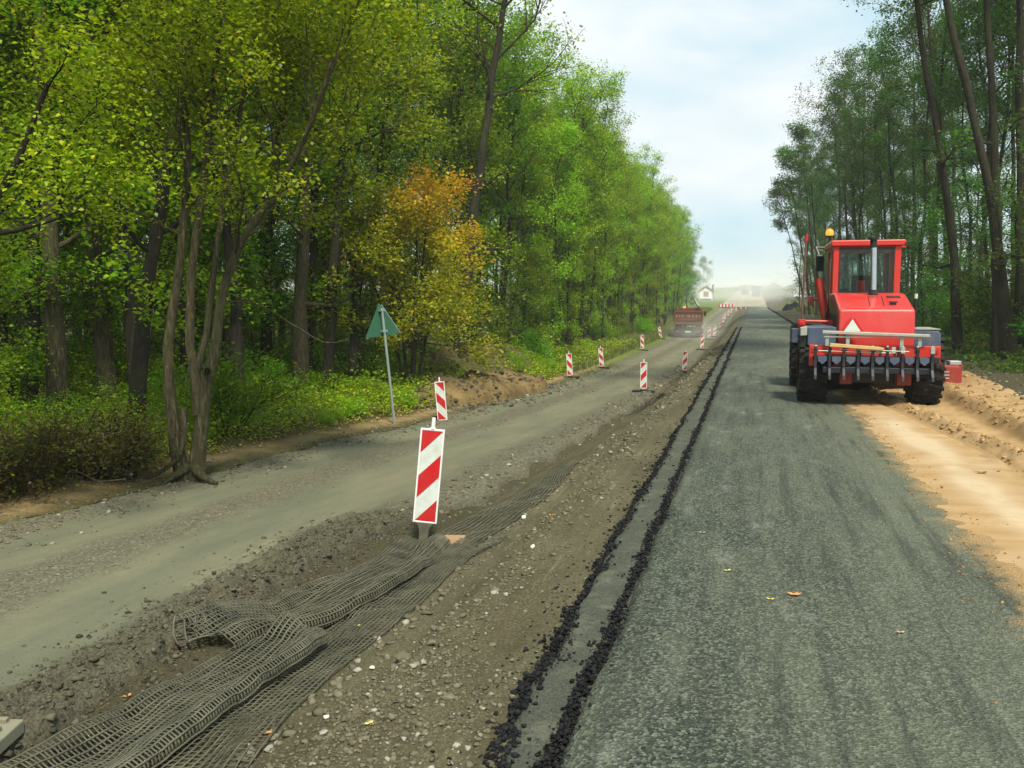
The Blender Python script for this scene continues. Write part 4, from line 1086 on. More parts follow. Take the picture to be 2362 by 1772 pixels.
# ------------------------------------------------------------------ dump truck, seen from behind
def truck():
    x, y = -5.35, 77.5; z = Z(x, y)
    r = empty('dump_truck', (x, y, z), 'brown dump truck with amber beacon, seen from behind in its dust', 'truck', None, (0, 0, math.radians(3)))
    m = MB(); m.bx(-1.22, 1.22, 0, .10, 1.12, 2.28); m.bx(-1.25, -1.15, .10, 5.0, 1.12, 2.25); m.bx(1.15, 1.25, .10, 5.0, 1.12, 2.25); m.bx(-1.15, 1.15, .10, 5.0, 1.05, 1.16); m.bx(-1.15, 1.15, 4.9, 5.0, 1.16, 2.5)
    b = m.build('tipper_body', M['brick'], r, .02)
    m = MB()
    for xx in (-1.2, 1.13): m.bx(xx, xx + .08, -.06, -.005, 1.12, 2.3)
    for zz in (1.16, 1.40, 1.48, 2.12, 2.22): m.bx(-1.12, 1.12, -.035, -.004, zz, zz + .045)
    m.build('tailgate_rib', M['brick'], b)
    cu = bpy.data.curves.new('lettering', 'FONT'); cu.body = 'FIA WAKL'; cu.size = .27; cu.extrude = .006; cu.align_x = 'CENTER'; cu.space_character = 1.9
    cu.materials.append(plain('faded_lettering', (.42, .36, .30), .7))
    t0 = bpy.data.objects.new('lettering_text', cu); link(t0); me = bpy.data.meshes.new_from_object(t0.evaluated_get(bpy.context.evaluated_depsgraph_get())); bpy.data.objects.remove(t0)
    t = bpy.data.objects.new('lettering', me); t.location = (0, -.012, 1.74); t.rotation_euler = (PI / 2, 0, 0); link(t, b)
    m = MB(); m.prism([(-1.0, 1.0), (1.0, 1.0), (1.05, 2.0), (.95, 2.42), (-.95, 2.42), (-1.05, 2.0)], 'y', 5.2, 7.0); m.build('cab', M['signred'], r, .06)
    m = MB(); m.bx(-1.02, 1.02, 4.9, 5.25, 2.27, 2.42); m.build('cab_shield', M['signred'], r, .02)
    m = MB(); m.tube([(-.45, 5.1, 2.42), (-.45, 5.1, 2.48)], .06, 8); m.build('beacon_foot', M['black'], r)
    m = MB(); m.lathe([(.11, 2.48), (.13, 2.54), (.10, 2.62), (0, 2.66)], 'z', (-.45, 5.1, 0), 14); m.build('beacon', M['beacon'], r)
    m = MB(); m.bx(-.42, -.3, .4, 6.8, .62, 1.0); m.bx(.3, .42, .4, 6.8, .62, 1.0); m.bx(-1.1, 1.1, .15, .3, .42, .62); m.bx(-1.05, 1.05, .5, .6, .3, .9); m.build('chassis', M['black'], r)
    for yy in (1.3, 2.6, 6.2):
        for xx in ((-1.0, -.72, .72, 1.0) if yy < 5 else (-.95, .95)):
            w = MB(); w.lathe([(.28, -.13), (.46, -.13), (.51, -.09), (.51, .09), (.46, .13), (.28, .13), (0, .10), (0, -.10), (.28, -.13)], 'x', (0, 0, 0), 24)
            o = w.build('wheel', M['rubber'], r); o.location = (xx, yy, .50)
    m = MB(); m.bx(-.26, .26, .13, .146, .45, .57); m.build('number_plate', M['whiteface'], r)
    for xx in (-.95, .95):
        m = MB(); m.bx(xx - .16, xx + .16, .12, .148, .46, .58); m.build('tail_light', M['darkred'], r)
    m = MB(); m.bx(1.30, 1.50, 5.6, 5.68, 1.75, 2.2); mi = m.build('mirror', M['black'], r, .02)
    m = MB(); m.tube([(1.0, 5.6, 2.2), (1.4, 5.64, 2.15)], .03, 6); m.build('mirror_arm', M['black'], mi)
    m = MB(); m.prism([(.98, 2.32), (1.05, 2.30), (.78, 2.66), (.42, 3.28), (.36, 3.24), (.62, 2.74)], 'y', 4.7, 4.76); tp = m.build('tarp_arm', M['black'], r)
    m = MB(); m.prism([(.70, 2.74), (.92, 2.72), (.56, 3.18), (.42, 3.29)], 'y', 4.66, 4.695); m.build('tarp_flap', M['whiteface'], tp)
    for xx in (-1.05, 1.05):
        m = MB(); m.bx(xx - .2, xx + .2, .75, .78, .12, .75); m.build('mud_flap', M['black'], r)
truck()

# ------------------------------------------------------------------ far things in the dust
def car(x, y, rz, col, label, scale=1.0):
    r = empty('parked_car', (x, y, Z(x, y) + .02), label, 'car', 'cars parked beyond the right verge', (0, 0, rz), scale)
    m = MB()
    side = [(-2.1, .35), (-2.15, .75), (-1.9, .88), (-1.05, .95), (-.5, 1.40), (.9, 1.45), (1.75, .98), (2.1, .85), (2.15, .4)]
    m.prism(side, 'x', -.85, .85); m.build('body', col, r, .08, 3)
    m = MB(); m.prism([(-.95, .97), (-.5, 1.34), (.85, 1.39), (1.5, 1.0)], 'x', -.862, .862); m.build('side_window', M['black'], r)
    m = MB(); m.box((0, -.80, 1.17), (1.4, .03, .52), (math.radians(-50), 0, 0)); m.build('windscreen', M['black'], r)
    for xx in (-.78, .78):
        for yy in (-1.35, 1.35):
            w = MB(); w.lathe([(0, -.1), (.2, -.1), (.31, -.09), (.31, .09), (.2, .1), (0, .1)], 'x', (0, 0, 0), 16); o = w.build('wheel', M['rubber'], r); o.location = (xx, yy, .31)
        m = MB(); m.bx(xx * .75 - .15, xx * .75 + .15, -2.17, -2.1, .62, .76); m.build('headlight', M['lamp_white'], r)
carw = plain('car_white', (.78, .79, .80), .3, 0, .5, .06, coat=.5)
car(11.1, 214, 1.25, carw, 'leftmost of three white cars parked beyond the right verge')
car(13.2, 216, 1.1, carw, 'middle white car of the three parked beyond the right verge')
car(14.9, 215, .9, carw, 'white car partly behind the grader mast, rightmost of three')

def far_truck(x, y, w, h, mat, label, name='lorry'):
    r = empty(name, (x, y, Z(x, y) + .12), label, 'truck')
    m = MB(); m.bx(-w / 2, w / 2, 0, 6, 1.0, h); m.build('box_body', mat, r, .05)
    m = MB(); m.bx(-w / 2 + .1, w / 2 - .1, .1, 8, .45, .98); m.bx(-w / 2 + .05, w / 2 - .05, 6.1, 8, 1.0, h - .4); m.build('chassis', M['black'], r, .05)
    for xx in (-w / 2 + .3, w / 2 - .3):
        for yy in (1.2, 2.5, 7):
            wl = MB(); wl.lathe([(0, -.14), (.45, -.14), (.5, -.08), (.5, .08), (.45, .14), (0, .14)], 'x', (0, 0, 0), 14); o = wl.build('wheel', M['rubber'], r); o.location = (xx, yy, .5)
far_truck(.8, 285, 2.5, 3.3, plain('lorry_teal', (.05, .12, .16), .6), 'dark teal lorry fading into dust on the far road')
far_truck(-2.8, 310, 2.3, 2.0, plain('lorry_blue', (.10, .12, .22), .6), 'low blue grey vehicle in dust left of the far lorry', 'pickup_truck')

def house():
    x, y = -11.7, 232; z = Z(x, y)
    r = empty('house', (x, y, z - .3), 'small white gabled house with brown trim at the end of the left wood', 'house')
    m = MB(); m.prism([(-1.6, 0), (1.6, 0), (1.6, 2.6), (0, 3.7), (-1.6, 2.6)], 'y', 0, 5); m.build('wall', M['white'], r)
    m = MB(); m.prism([(-1.85, 2.42), (0, 3.72), (1.85, 2.42), (1.85, 2.62), (0, 3.95), (-1.85, 2.62)], 'y', -.25, 5.3); m.build('roof', M['brick'], r)
    m = MB(); m.bx(-.6, .6, -.05, -.005, 1.2, 2.5); w = m.build('window', M['brick'], r)
    m = MB(); m.bx(-.5, .5, -.065, -.052, 1.3, 1.8); m.bx(-.5, .5, -.065, -.052, 1.9, 2.4); m.build('pane', M['clay'], w)
    m = MB(); m.bx(-1.4, 1.4, -.9, -.02, 0, .7); m.build('porch', M['bluegrey'], r)
    mb = MB(); mb.tube([(0, 0, -.3), (0, 0, 4.0)], [.22, .18], 8); mb.tube([(0, 0, 3.6), (.5, 0, 3.9)], .06, 6)
    o = mb.build('wooden_post', M['brick']); o.location = (-10.1, 234, Z(-10.1, 234)); tag(o, 'tall brown wooden post right of the small white house', 'post')
house()
def board_fence():
    x, y = -5.0, 176; z = Z(x, y)
    r = empty('barrier_board', (x, y, z), 'long red and white barrier board across the closed side near the far dust', 'barrier board', None, (0, 0, math.radians(8)))
    m = MB(); m.bx(-1.5, 1.5, -.02, .02, .45, 1.05); b = m.build('board', M['whiteface'], r)
    m = MB()
    for k in range(5): m.bx(-1.5 + k * .62, -1.2 + k * .62, -.026, -.022, .455, 1.045)
    m.build('stripe', M['signred'], b)
    for xx in (-1.2, 1.2):
        m = MB(); m.bx(xx - .04, xx + .04, .03, .08, 0, 1.05); m.bx(xx - .05, xx + .05, -.3, .4, 0, .08); m.build('leg', M['greysteel'], r)
board_fence()

# ------------------------------------------------------------------ trees
def unit(v): return v / (np.linalg.norm(v) + 1e-9)
class TreeGeo:
    def __init__(s, seed):
        s.r = np.random.default_rng(seed); s.tv = []; s.tf = []; s.nb = 0; s.cl = []
    def tube(s, P, R, n):
        P = np.asarray(P, float); k = len(P); R = np.asarray(R, float)
        d = np.gradient(P, axis=0); d /= np.linalg.norm(d, axis=1)[:, None] + 1e-9
        ref = np.array([.31, .95, .05]); a = np.cross(d, ref); a /= np.linalg.norm(a, axis=1)[:, None] + 1e-9; b = np.cross(d, a)
        t = np.arange(n) * 2 * PI / n
        J = s.r.uniform(.90, 1.10, (k, n)) if n >= 9 else np.ones((k, n))
        V = P[:, None] + (R[:, None] * J)[..., None] * (a[:, None] * np.cos(t)[None, :, None] + b[:, None] * np.sin(t)[None, :, None])
        s.tv.append(V.reshape(-1, 3)); i = s.nb + np.arange(k * n).reshape(k, n); j = np.roll(i, -1, 1)
        s.tf.append(np.stack([i[:-1], j[:-1], j[1:], i[1:]], -1).reshape(-1, 4)); s.nb += k * n
    def stem(s, pts, r0, r1, n=10, flare=0, k=14):
        P, L = resample(pts, k); t = np.linspace(0, 1, k)
        R = r0 + (r1 - r0) * t + flare * r0 * np.exp(-t * 14)
        P[1:-1] += s.r.standard_normal((k - 2, 3)) * r0 * .12
        s.tube(P, R, n); return P, R
    def branch(s, p, d, L, r, lvl, up=.25, kids=5, n=5, dens=1.0, droop=0):
        k = 5; P = [np.array(p, float)]; dd = unit(np.array(d, float))
        for i in range(k - 1):
            dd = unit(dd + s.r.standard_normal(3) * .16 + np.array([0, 0, up * .35 - droop * i * .1]))
            P.append(P[-1] + dd * L / (k - 1))
        P = np.array(P); R = r * np.linspace(1, .3, k)
        s.tube(P, R, n if r > .012 else 3)
        if lvl == 0:
            for q in (1, 2, 3, 4):
                for _ in range(int(np.ceil(dens))):
                    t = s.r.uniform(q - 1, q); j = min(int(t), k - 2); s.cl.append(P[j] + (P[j + 1] - P[j]) * (t - j))
        else:
            for _ in range(kids):
                t = s.r.uniform(.28, 1) * (k - 1); j = min(int(t), k - 2); q = P[j] + (P[j + 1] - P[j]) * (t - j)
                dirn = P[j + 1] - P[j]; side = unit(np.cross(unit(dirn), s.r.standard_normal(3)))
                nd = unit(unit(dirn) * .75 + side * s.r.uniform(.5, 1.0) + np.array([0, 0, .1]))
                s.branch(q, nd, L * s.r.uniform(.42, .66), r * .5, lvl - 1, up, max(3, kids - 1), n, dens, droop)
            s.cl.append(P[-1])
    def crown_on(s, P, R, lo, hi, nl, length, lvl=1, kids=5, elev=(15, 55), up=.25, dens=1, droop=0, prof=None, bias=None):
        k = len(P) - 1; az = s.r.uniform(0, 6.28)
        for i in range(nl):
            u = (i + s.r.uniform(0, 1)) / nl; t = (lo + (hi - lo) * u) * k; j = min(int(t), k - 1); q = P[j] + (P[j + 1] - P[j]) * (t - j)
            az += 2.4 + s.r.uniform(-.4, .4); e = math.radians(s.r.uniform(*elev) + 25 * u)
            d = np.array([math.cos(az) * math.cos(e), math.sin(az) * math.cos(e), math.sin(e)])
            if bias is not None: d = unit(d + np.array(bias))
            L = length * (prof(u) if prof else (.55 + .75 * math.sin(PI * (.2 + .75 * u)))) * s.r.uniform(.7, 1.15)
            s.branch(q, d, L, max(.012, R[j] * .45), lvl, up, kids, 5, dens, droop)
    def leaves(s, per, size, spread, upb=.9):
        C = np.array(s.cl); n0 = len(C); cv = s.r.uniform(0, 1, n0)
        N_ = n0 * per; c = np.repeat(C, per, 0) + s.r.standard_normal((N_, 3)) * spread * np.array([1, 1, .75]); lv = np.clip(np.repeat(cv, per) * .5 + s.r.uniform(0, .55, N_), 0, 1)
        nrm = s.r.standard_normal((N_, 3)); nrm[:, 2] = np.abs(nrm[:, 2]) + upb; nrm /= np.linalg.norm(nrm, axis=1)[:, None]
        t = np.cross(nrm, s.r.standard_normal((N_, 3))); t /= np.linalg.norm(t, axis=1)[:, None] + 1e-9; b = np.cross(nrm, t)
        L = (size * s.r.uniform(.45, 1.45, N_))[:, None]
        V = np.stack([c - t * L * .5, c + b * L * .36 + nrm * L * .10 - t * L * .05, c + t * L * .5 - nrm * L * .06, c - b * L * .36 + nrm * L * .10 - t * L * .05], 1)
        return V.reshape(-1, 3), np.arange(N_ * 4).reshape(-1, 4), np.repeat(lv, 4)
    def make(s, root, bark, leaf, per, size, spread, upb=.9, lvfun=None, crown='crown'):
        mesh_np('trunk', np.concatenate(s.tv), np.concatenate(s.tf), M[bark], root, True)
        V, F, lv = s.leaves(per, size, spread, upb)
        if lvfun is not None: lv = lvfun(V, lv)
        mesh_np(crown, V, F, M[leaf], root, False, {'lv': lv})
        return root

def proto_tree(seed, H, r0, lo, cr, nl, bark, leaf, per, size, spread, lean=.0, lvl=2, kids=4, elev=(15, 50), dens=1, low_twigs=0, top=1.0):
    g = TreeGeo(seed); rr = g.r
    pts = [(0, 0, -.5)]
    for i in range(1, 6):
        t = i / 5; pts.append((lean * H * t ** 1.4 + rr.normal(0, .02 * H * t), rr.normal(0, .018 * H * t), H * t))
    P, R = g.stem(pts, r0, r0 * .14, 9, .5, 16)
    g.crown_on(P, R, lo, .99, nl, cr, lvl, kids, elev, .25, dens)
    if low_twigs: g.crown_on(P, R, .12, lo, low_twigs, cr * .38, 1, 3, (0, 35), .1, 1, .2)
    root = empty('tree', (0, 0, 0), 'x', 'tree')
    return g.make(root, bark, leaf, per, size, spread)

PROTO, USED = {}, set()
def place(key, x, y, sc, rz, label, group, tilt=(0, 0), leaf=None, dz=0):
    src = PROTO[key]
    o = src if key not in USED else copy_tree(src); USED.add(key)
    o.location = (x, y, Z(x, y) + .02 + dz); o.scale = (sc, sc, sc)
    # tilt is applied in world axes after spinning the tree about its own trunk
    q = Euler((tilt[0], tilt[1], 0)).to_matrix() @ Euler((0, 0, rz)).to_matrix()
    o.rotation_euler = q.to_euler()
    o['label'] = label
    if group: o['group'] = group
    return o

# forest kinds:               H     r0   lo  cr  nl
PROTO['wood_a'] = proto_tree(201, 16.5, .17, .34, 2.6, 20, 'bark', 'leaf_olive', 12, .125, .23, .02, 2, 4, (10, 45), 1, 10)
PROTO['wood_b'] = proto_tree(202, 15.0, .14, .26, 2.3, 20, 'bark_dark', 'leaf_green', 12, .12, .22, .04, 2, 4, (10, 45), 1, 8)
PROTO['wood_c'] = proto_tree(203, 17.5, .20, .42, 3.0, 20, 'bark', 'leaf_green', 12, .13, .24, .0, 2, 4, (10, 50), 1, 12)
PROTO['slim_a'] = proto_tree(204, 12.5, .11, .44, 1.6, 18, 'bark_dark', 'leaf_bright', 13, .095, .20, .05, 2, 3, (15, 55), 1, 6)
PROTO['slim_b'] = proto_tree(205, 13.5, .13, .46, 1.8, 18, 'bark_dark', 'leaf_bright', 13, .10, .21, .10, 2, 3, (15, 55), 1, 6)
PROTO['slim_c'] = proto_tree(206, 11.0, .09, .34, 1.6, 18, 'bark_dark', 'leaf_bright', 13, .095, .20, .03, 2, 3, (10, 50), 1, 8)
PROTO['blue_a'] = proto_tree(207, 11.0, .14, .10, 2.4, 24, 'bark_dark', 'leaf_blue', 10, .16, .32, .0, 2, 4, (5, 45), 1, 0)
PROTO['tall_a'] = proto_tree(208, 19.0, .15, .50, 2.3, 18, 'bark_dark', 'leaf_shaded', 9, .125, .20, .0, 2, 4, (10, 50), 1, 6)
PROTO['tall_b'] = proto_tree(209, 17.0, .12, .44, 1.9, 17, 'bark_dark', 'leaf_shaded', 9, .115, .19, .02, 2, 4, (10, 50), 1, 7)
PROTO['tall_c'] = proto_tree(210, 20.0, .17, .58, 2.6, 17, 'bark_dark', 'leaf_shaded', 9, .13, .21, .01, 2, 4, (15, 55), 1, 5)
PROTO['under_a'] = proto_tree(211, 6.5, .06, .12, 1.9, 18, 'bark_dark', 'leaf_green', 12, .105, .22, .04, 2, 3, (0, 35), 1, 0)
PROTO['under_b'] = proto_tree(212, 5.2, .05, .10, 1.8, 18, 'bark', 'leaf_bright', 9, .085, .24, .06, 2, 3, (0, 35), 1, 0)
PROTO['under_r'] = proto_tree(213, 6.0, .07, .10, 2.0, 20, 'bark_dark', 'leaf_shaded', 12, .10, .22, .03, 2, 3, (0, 40), 1, 0)

LBL = {'wood_a': 'broad olive green tree of the left wood with grey brown trunk', 'wood_b': 'mid green tree of the left wood with dark slender trunk',
       'wood_c': 'tall green tree of the left wood with thick trunk and high crown', 'slim_a': 'slim dark stemmed tree with bright yellow green leaves at the left wood edge',
       'slim_b': 'slim leaning dark stem with mid green leaves in the left roadside stand', 'slim_c': 'young thin tree with light green leaves low down in the left stand',
       'blue_a': 'bushy blue green tree at the far end of the left wood', 'tall_a': 'tall dark tree of the right wood leaning over the verge',
       'tall_b': 'thin dark bare stemmed tree of the right wood with small high crown', 'tall_c': 'tall dark trunk with crown only near the top in the right wood',
       'under_a': 'green understorey sapling under the left wood', 'under_b': 'light green airy sapling at the left wood edge', 'under_r': 'dark leafy understorey tree of the right wood'}
GRP = {k: ('trees of the right wood' if k.startswith('tall') or k == 'under_r' else 'saplings under the left wood' if k.startswith('under') else 'trees of the left wood') for k in LBL}

KEEP = [(-12.5, 13.7), (-6.9, 9.7), (-10, 12.7), (-11.6, 21.4), (-10.9, 21.6), (-9.4, 23.6), (-9.5, 28.6), (-12.9, 46.1), (-13.0, 32.0), (-8.3, 6.6)]
placed = list(KEEP)
def scatter(n, xr, yr, keys, wts, dmin, sc=(.85, 1.15), lean=0, tries=40, ok=None):
    for _ in range(n):
        for _t in range(tries):
            x = rng.uniform(*xr); y = rng.uniform(*yr)
            if ok and not ok(x, y): continue
            if all((x - a) ** 2 + (y - b) ** 2 > dmin ** 2 for a, b in placed): break
        else: continue
        placed.append((x, y)); k = rng.choice(keys, p=np.array(wts) / sum(wts))
        place(k, x, y, rng.uniform(*sc), rng.uniform(0, 6.28), LBL[k], GRP[k], (rng.normal(0, .03), rng.normal(lean, .035)))
vis = lambda x, y: -x < y * 1.12 + 3
SHOW = [(-12.5, 13.7), (-10.0, 12.7), (-11.7, 21.4), (-10.95, 21.7), (-12.6, 32.5), (-9.5, 28.4)]
def clear(x, y):     # leaves the sight lines to the photographed trunks open
    if not vis(x, y): return False
    for a, b in SHOW:
        d = math.hypot(a, b)
        t = (x * a + y * b) / d
        if t < d + .5 and abs(x * b - y * a) / d < .95: return False
    return True
# left wood: roadside stand far along, then the mass behind
scatter(84, (-13.2, -9.4), (37, 100), ['slim_a', 'slim_b', 'slim_c', 'wood_b'], [4, 4, 3, 1.2], 1.05, (.85, 1.1), .045)
scatter(17, (-13.5, -9.9), (100, 142), ['slim_a', 'slim_b', 'wood_b'], [3, 2, 2], 1.8, (.85, 1.12), .04)
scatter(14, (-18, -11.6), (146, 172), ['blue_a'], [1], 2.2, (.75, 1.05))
scatter(40, (-24, -13.3), (34, 150), ['wood_a', 'wood_b', 'wood_c'], [2, 3, 3], 2.6, (.9, 1.1))
scatter(44, (-34, -11.5), (9, 38), ['wood_a', 'wood_b', 'wood_c'], [4, 3, 3], 2.3, (.85, 1.1), 0, 60, clear)
scatter(10, (-62, -34), (30, 60), ['wood_b', 'wood_c'], [2, 3], 3.0, (1., 1.15), 0, 60, vis)
scatter(17, (-24, -9.4), (7.5, 40), ['under_a', 'under_b'], [1, 1], 1.6, (.6, 1.05), 0, 60, clear)
scatter(16, (-34, -15), (15, 46), ['under_a', 'under_b'], [1, 2], 1.6, (1.0, 1.5), 0, 60, clear)
scatter(16, (-22, -10), (14, 36), ['slim_b', 'slim_c'], [3, 1], 1.2, (.85, 1.15), .03, 60, clear)
scatter(9, (-15, -9.3), (9, 30), ['under_b'], [1], 1.4, (.55, .9), 0, 60, clear)
# right wood
scatter(13, (8.4, 11.5), (34, 56), ['tall_a', 'tall_b', 'tall_c'], [2, 3, 3], 1.5, (.75, .95), -.05)
scatter(13, (7.2, 10.0), (56, 80), ['tall_a', 'tall_b', 'tall_c'], [2, 3, 2], 1.6, (.78, .95), -.08)
scatter(15, (6.3, 9.4), (80, 138), ['tall_a', 'tall_b'], [2, 3], 2.0, (.78, .95), -.10)
scatter(26, (11, 22), (28, 130), ['tall_a', 'tall_b', 'tall_c'], [2, 2, 2], 2.4, (.85, 1.05), -.03)
scatter(9, (7.2, 13), (23, 60), ['under_r'], [1], 1.7, (.6, .95), -.03)
scatter(10, (7.5, 12), (60, 140), ['under_r'], [1], 2.0, (.8, 1.3), -.02)

# individual trees -------------------------------------------------
def own_tree(x, y, label, build, bark, leaf, per, size, spread, seed, lvfun=None, upb=.9, z=None):
    g = TreeGeo(seed); build(g)
    root = empty('tree', (x, y, (Z(x, y) if z is None else z)), label, 'tree')
    return g.make(root, bark, leaf, per, size, spread, upb, lvfun)

def t_fork(g):
    # several stems from one foot; the right one is longest and leans over the lane
    A = lambda x, y, z: (x + 6.80, y - 9.55, z + .38)
    P, R = g.stem([A(-6.66, 9.48, -.55), A(-6.60, 9.50, -.1), A(-6.53, 9.52, .5), A(-6.42, 9.56, 1.0), A(-6.30, 9.68, 1.9), A(-6.10, 9.75, 2.45), A(-5.72, 9.85, 3.0), A(-5.2, 9.7, 3.6), A(-4.7, 9.5, 4.5)], .085, .02, 12, .7, 22)
    g.crown_on(P, R, .50, 1.0, 13, 1.7, 2, 4, (5, 50), .25, 1)
    P, R = g.stem([A(-6.76, 9.40, -.5), A(-6.86, 9.36, .2), A(-6.93, 9.40, .8), A(-6.93, 9.5, 1.5), A(-6.77, 9.65, 3.0), A(-6.85, 9.8, 4.6), A(-6.9, 9.9, 6.6)], .074, .02, 10, .5, 18)
    g.crown_on(P, R, .42, 1.0, 12, 1.7, 2, 4, (5, 50), .25, 1)
    P, R = g.stem([A(-6.60, 9.48, .35), A(-6.58, 9.44, .75), A(-6.66, 9.46, 1.2), A(-6.68, 9.55, 2.0), A(-6.58, 9.75, 3.2), A(-6.4, 9.9, 5.2), A(-6.3, 9.9, 6.8)], .068, .02, 9, 0, 16)
    g.crown_on(P, R, .40, 1.0, 11, 1.6, 2, 4, (5, 50), .25, 1)
    P, R = g.stem([A(-6.58, 9.48, .92), A(-6.49, 9.52, 1.2), A(-6.44, 9.6, 1.8), A(-6.33, 9.9, 3.4), A(-6.0, 10.1, 5.0), A(-5.5, 10.2, 6.6)], .045, .015, 8, 0, 14)
    g.crown_on(P, R, .40, 1.0, 9, 1.6, 2, 4, (5, 50), .25, 1)
    g.stem([A(-6.70, 9.36, .45), A(-6.72, 9.32, .0), A(-6.86, 9.22, -.28), A(-7.15, 9.1, -.42), A(-7.45, 9.0, -.48)], .045, .018, 7, 0, 12)
    g.stem([A(-6.60, 9.40, -.30), A(-6.42, 9.35, -.42), A(-6.25, 9.33, -.47)], .07, .02, 7, 0, 6)
    g.stem([A(-6.7, 9.40, -.30), A(-6.8, 9.15, -.42), A(-6.85, 9.0, -.47)], .06, .02, 7, 0, 6)
    g.stem([A(-6.50, 9.54, .88), A(-6.44, 9.47, .89), A(-6.41, 9.44, .90)], .045, .04, 8, 0, 4)
    P, R = g.stem([A(-6.30, 9.66, 1.75), A(-5.8, 9.6, 1.7), A(-5.3, 9.6, 1.45), A(-4.9, 9.6, 1.25), A(-4.6, 9.6, 1.3)], .012, .006, 5, 0, 12)
own_tree(-6.80, 9.55, 'multi stemmed tree forking low beside the gravel lane, with a drooping root branch', t_fork, 'bark', 'leaf_olive', 28, .051, .16, 301, z=-.38)

def t_edge(g):
    P, R = g.stem([(0, 0, -.5), (.1, 0, 1.5), (.3, .05, 3.2), (.5, .2, 5.5), (.5, .4, 8.5), (.4, .5, 10)], .15, .03, 9, .4, 16)
    Q, S_ = g.stem([(.15, 0, 1.7), (1.0, -.2, 2.0), (1.75, -.35, 2.35), (2.3, -.3, 3.1), (2.6, -.2, 3.8)], .06, .02, 7, 0, 12)
    g.crown_on(Q, S_, .25, 1, 9, 1.0, 1, 4, (-5, 40), .15, 1)
    Q, S_ = g.stem([(.25, 0, 2.6), (1.2, -.3, 2.5), (2.2, -.4, 2.55), (3.0, -.3, 2.75)], .045, .015, 6, 0, 10)
    g.crown_on(Q, S_, .25, 1, 9, .9, 1, 4, (-10, 30), .1, 1)
    Q, S_ = g.stem([(.45, .2, 4.4), (1.5, 0, 4.7), (2.6, -.1, 4.8), (3.6, 0, 5.1)], .06, .015, 6, 0, 10)
    g.crown_on(Q, S_, .2, 1, 10, 1.1, 1, 4, (-10, 40), .15, 1)
    g.crown_on(P, R, .40, 1, 16, 1.9, 2, 4, (0, 45), .2, 1)
own_tree(-8.35, 6.55, 'near tree at the left border whose dark limbs reach into view with large leaves', t_edge, 'bark_dark', 'leaf_olive', 34, .043, .15, 302)

def t_tall(h, r, dx, dy, lo, cr, nl, lvl=2, kids=4, low=6, flare=.5):
    def f(g):
        P, R = g.stem([(0, 0, -.5), (dx * .12, dy * .1, h * .2), (dx * .36, dy * .3, h * .45), (dx * .6, dy * .6, h * .7), (dx, dy, h)], r, r * .15, 12, flare, 20)
        g.crown_on(P, R, lo, .99, nl, cr, lvl, kids, (10, 50), .25, 1)
        if low: g.crown_on(P, R, .15, lo, low, cr * .4, 1, 3, (-5, 30), .1, 1, .2)
    return f
own_tree(-12.5, 13.7, 'thick straight ridged trunk standing left in the wood behind the nearest leaves', t_tall(16, .165, -.3, .3, .36, 2.7, 20), 'bark', 'leaf_green', 14, .095, .20, 303)
own_tree(-10.1, 12.7, 'dark leaning trunk slanting right behind the multi stemmed tree', t_tall(13, .13, 3.2, .6, .38, 2.4, 18), 'bark_dark', 'leaf_olive', 14, .09, .18, 304)
own_tree(-11.75, 21.4, 'thick grey trunk leaning slightly right, left one of a pair behind the road sign', t_tall(17, .20, 1.2, .8, .40, 3.0, 20), 'bark', 'leaf_green', 13, .10, .20, 305)
own_tree(-11.05, 21.7, 'darker leaning trunk, right one of the pair left of the road sign', t_tall(15, .15, 1.4, .8, .42, 2.4, 18), 'bark_dark', 'leaf_olive', 13, .10, .20, 306)
own_tree(-12.9, 32.5, 'short stout dark trunk behind the yellow maple, bending right', t_tall(13, .20, 2.6, .5, .42, 2.6, 18), 'bark_dark', 'leaf_green', 12, .11, .20, 307)
own_tree(-9.6, 28.4, 'tall leaning tree whose open top stands alone against the sky above the wood', t_tall(17.5, .23, 2.2, 1.5, .52, 2.9, 17, 2, 4, 5), 'bark_dark', 'leaf_olive', 10, .105, .20, 308)
def t_y(g):
    P, R = g.stem([(0, 0, -.6), (.55, .2, .75), (1.35, .5, 1.7), (2.1, .8, 3.2), (3.1, 1.2, 5.8), (3.75, 1.8, 10.5), (3.8, 2.2, 14)], .24, .04, 10, .3, 20)
    g.crown_on(P, R, .45, .99, 18, 2.2, 2, 4, (15, 55), .25, 1)
    Q, S_ = g.stem([(1.25, .35, -.6), (1.42, .45, .6), (1.5, .5, 1.75)], .17, .14, 9, .3, 8)
    Q, S_ = g.stem([(1.5, .5, 1.75), (1.2, .9, 4.5), (1.3, 1.2, 8.5), (1.4, 1.4, 12)], .12, .03, 8, 0, 14)
    g.crown_on(Q, S_, .4, .99, 14, 1.8, 2, 4, (15, 55), .25, 1)
own_tree(-12.9, 46.1, 'dark tree with sharply slanting forked foot behind the soil heap', t_y, 'bark_dark', 'leaf_bright', 12, .105, .20, 309)

def t_maple(g):
    for dx, dy, h, r in ((-1.35, .2, 4.3, .05), (-.5, -.3, 5.2, .06), (.4, .1, 5.1, .06), (1.0, .3, 4.0, .05), (.0, .5, 4.9, .05)):
        P, R = g.stem([(dx * .12, dy * .12, -.4), (dx * .35, dy * .3, h * .3), (dx * .8, dy * .8, h * .65), (dx * 1.3, dy * 1.3, h)], r, .015, 8, .2, 14)
        g.crown_on(P, R, .36, 1, 9, 1.55, 1, 6, (-8, 40), .08, 1.6)
own_tree(-9.35, 23.5, 'small yellow and orange autumn maple behind the road sign', t_maple, 'bark_dark', 'leaf_maple', 12, .09, .20, 310,
         lambda V, lv: np.clip(lv * .62 + .42 * sstep(3.6, 6.8, V[:, 2] + .6 * V[:, 0]) + .05, 0, 1))
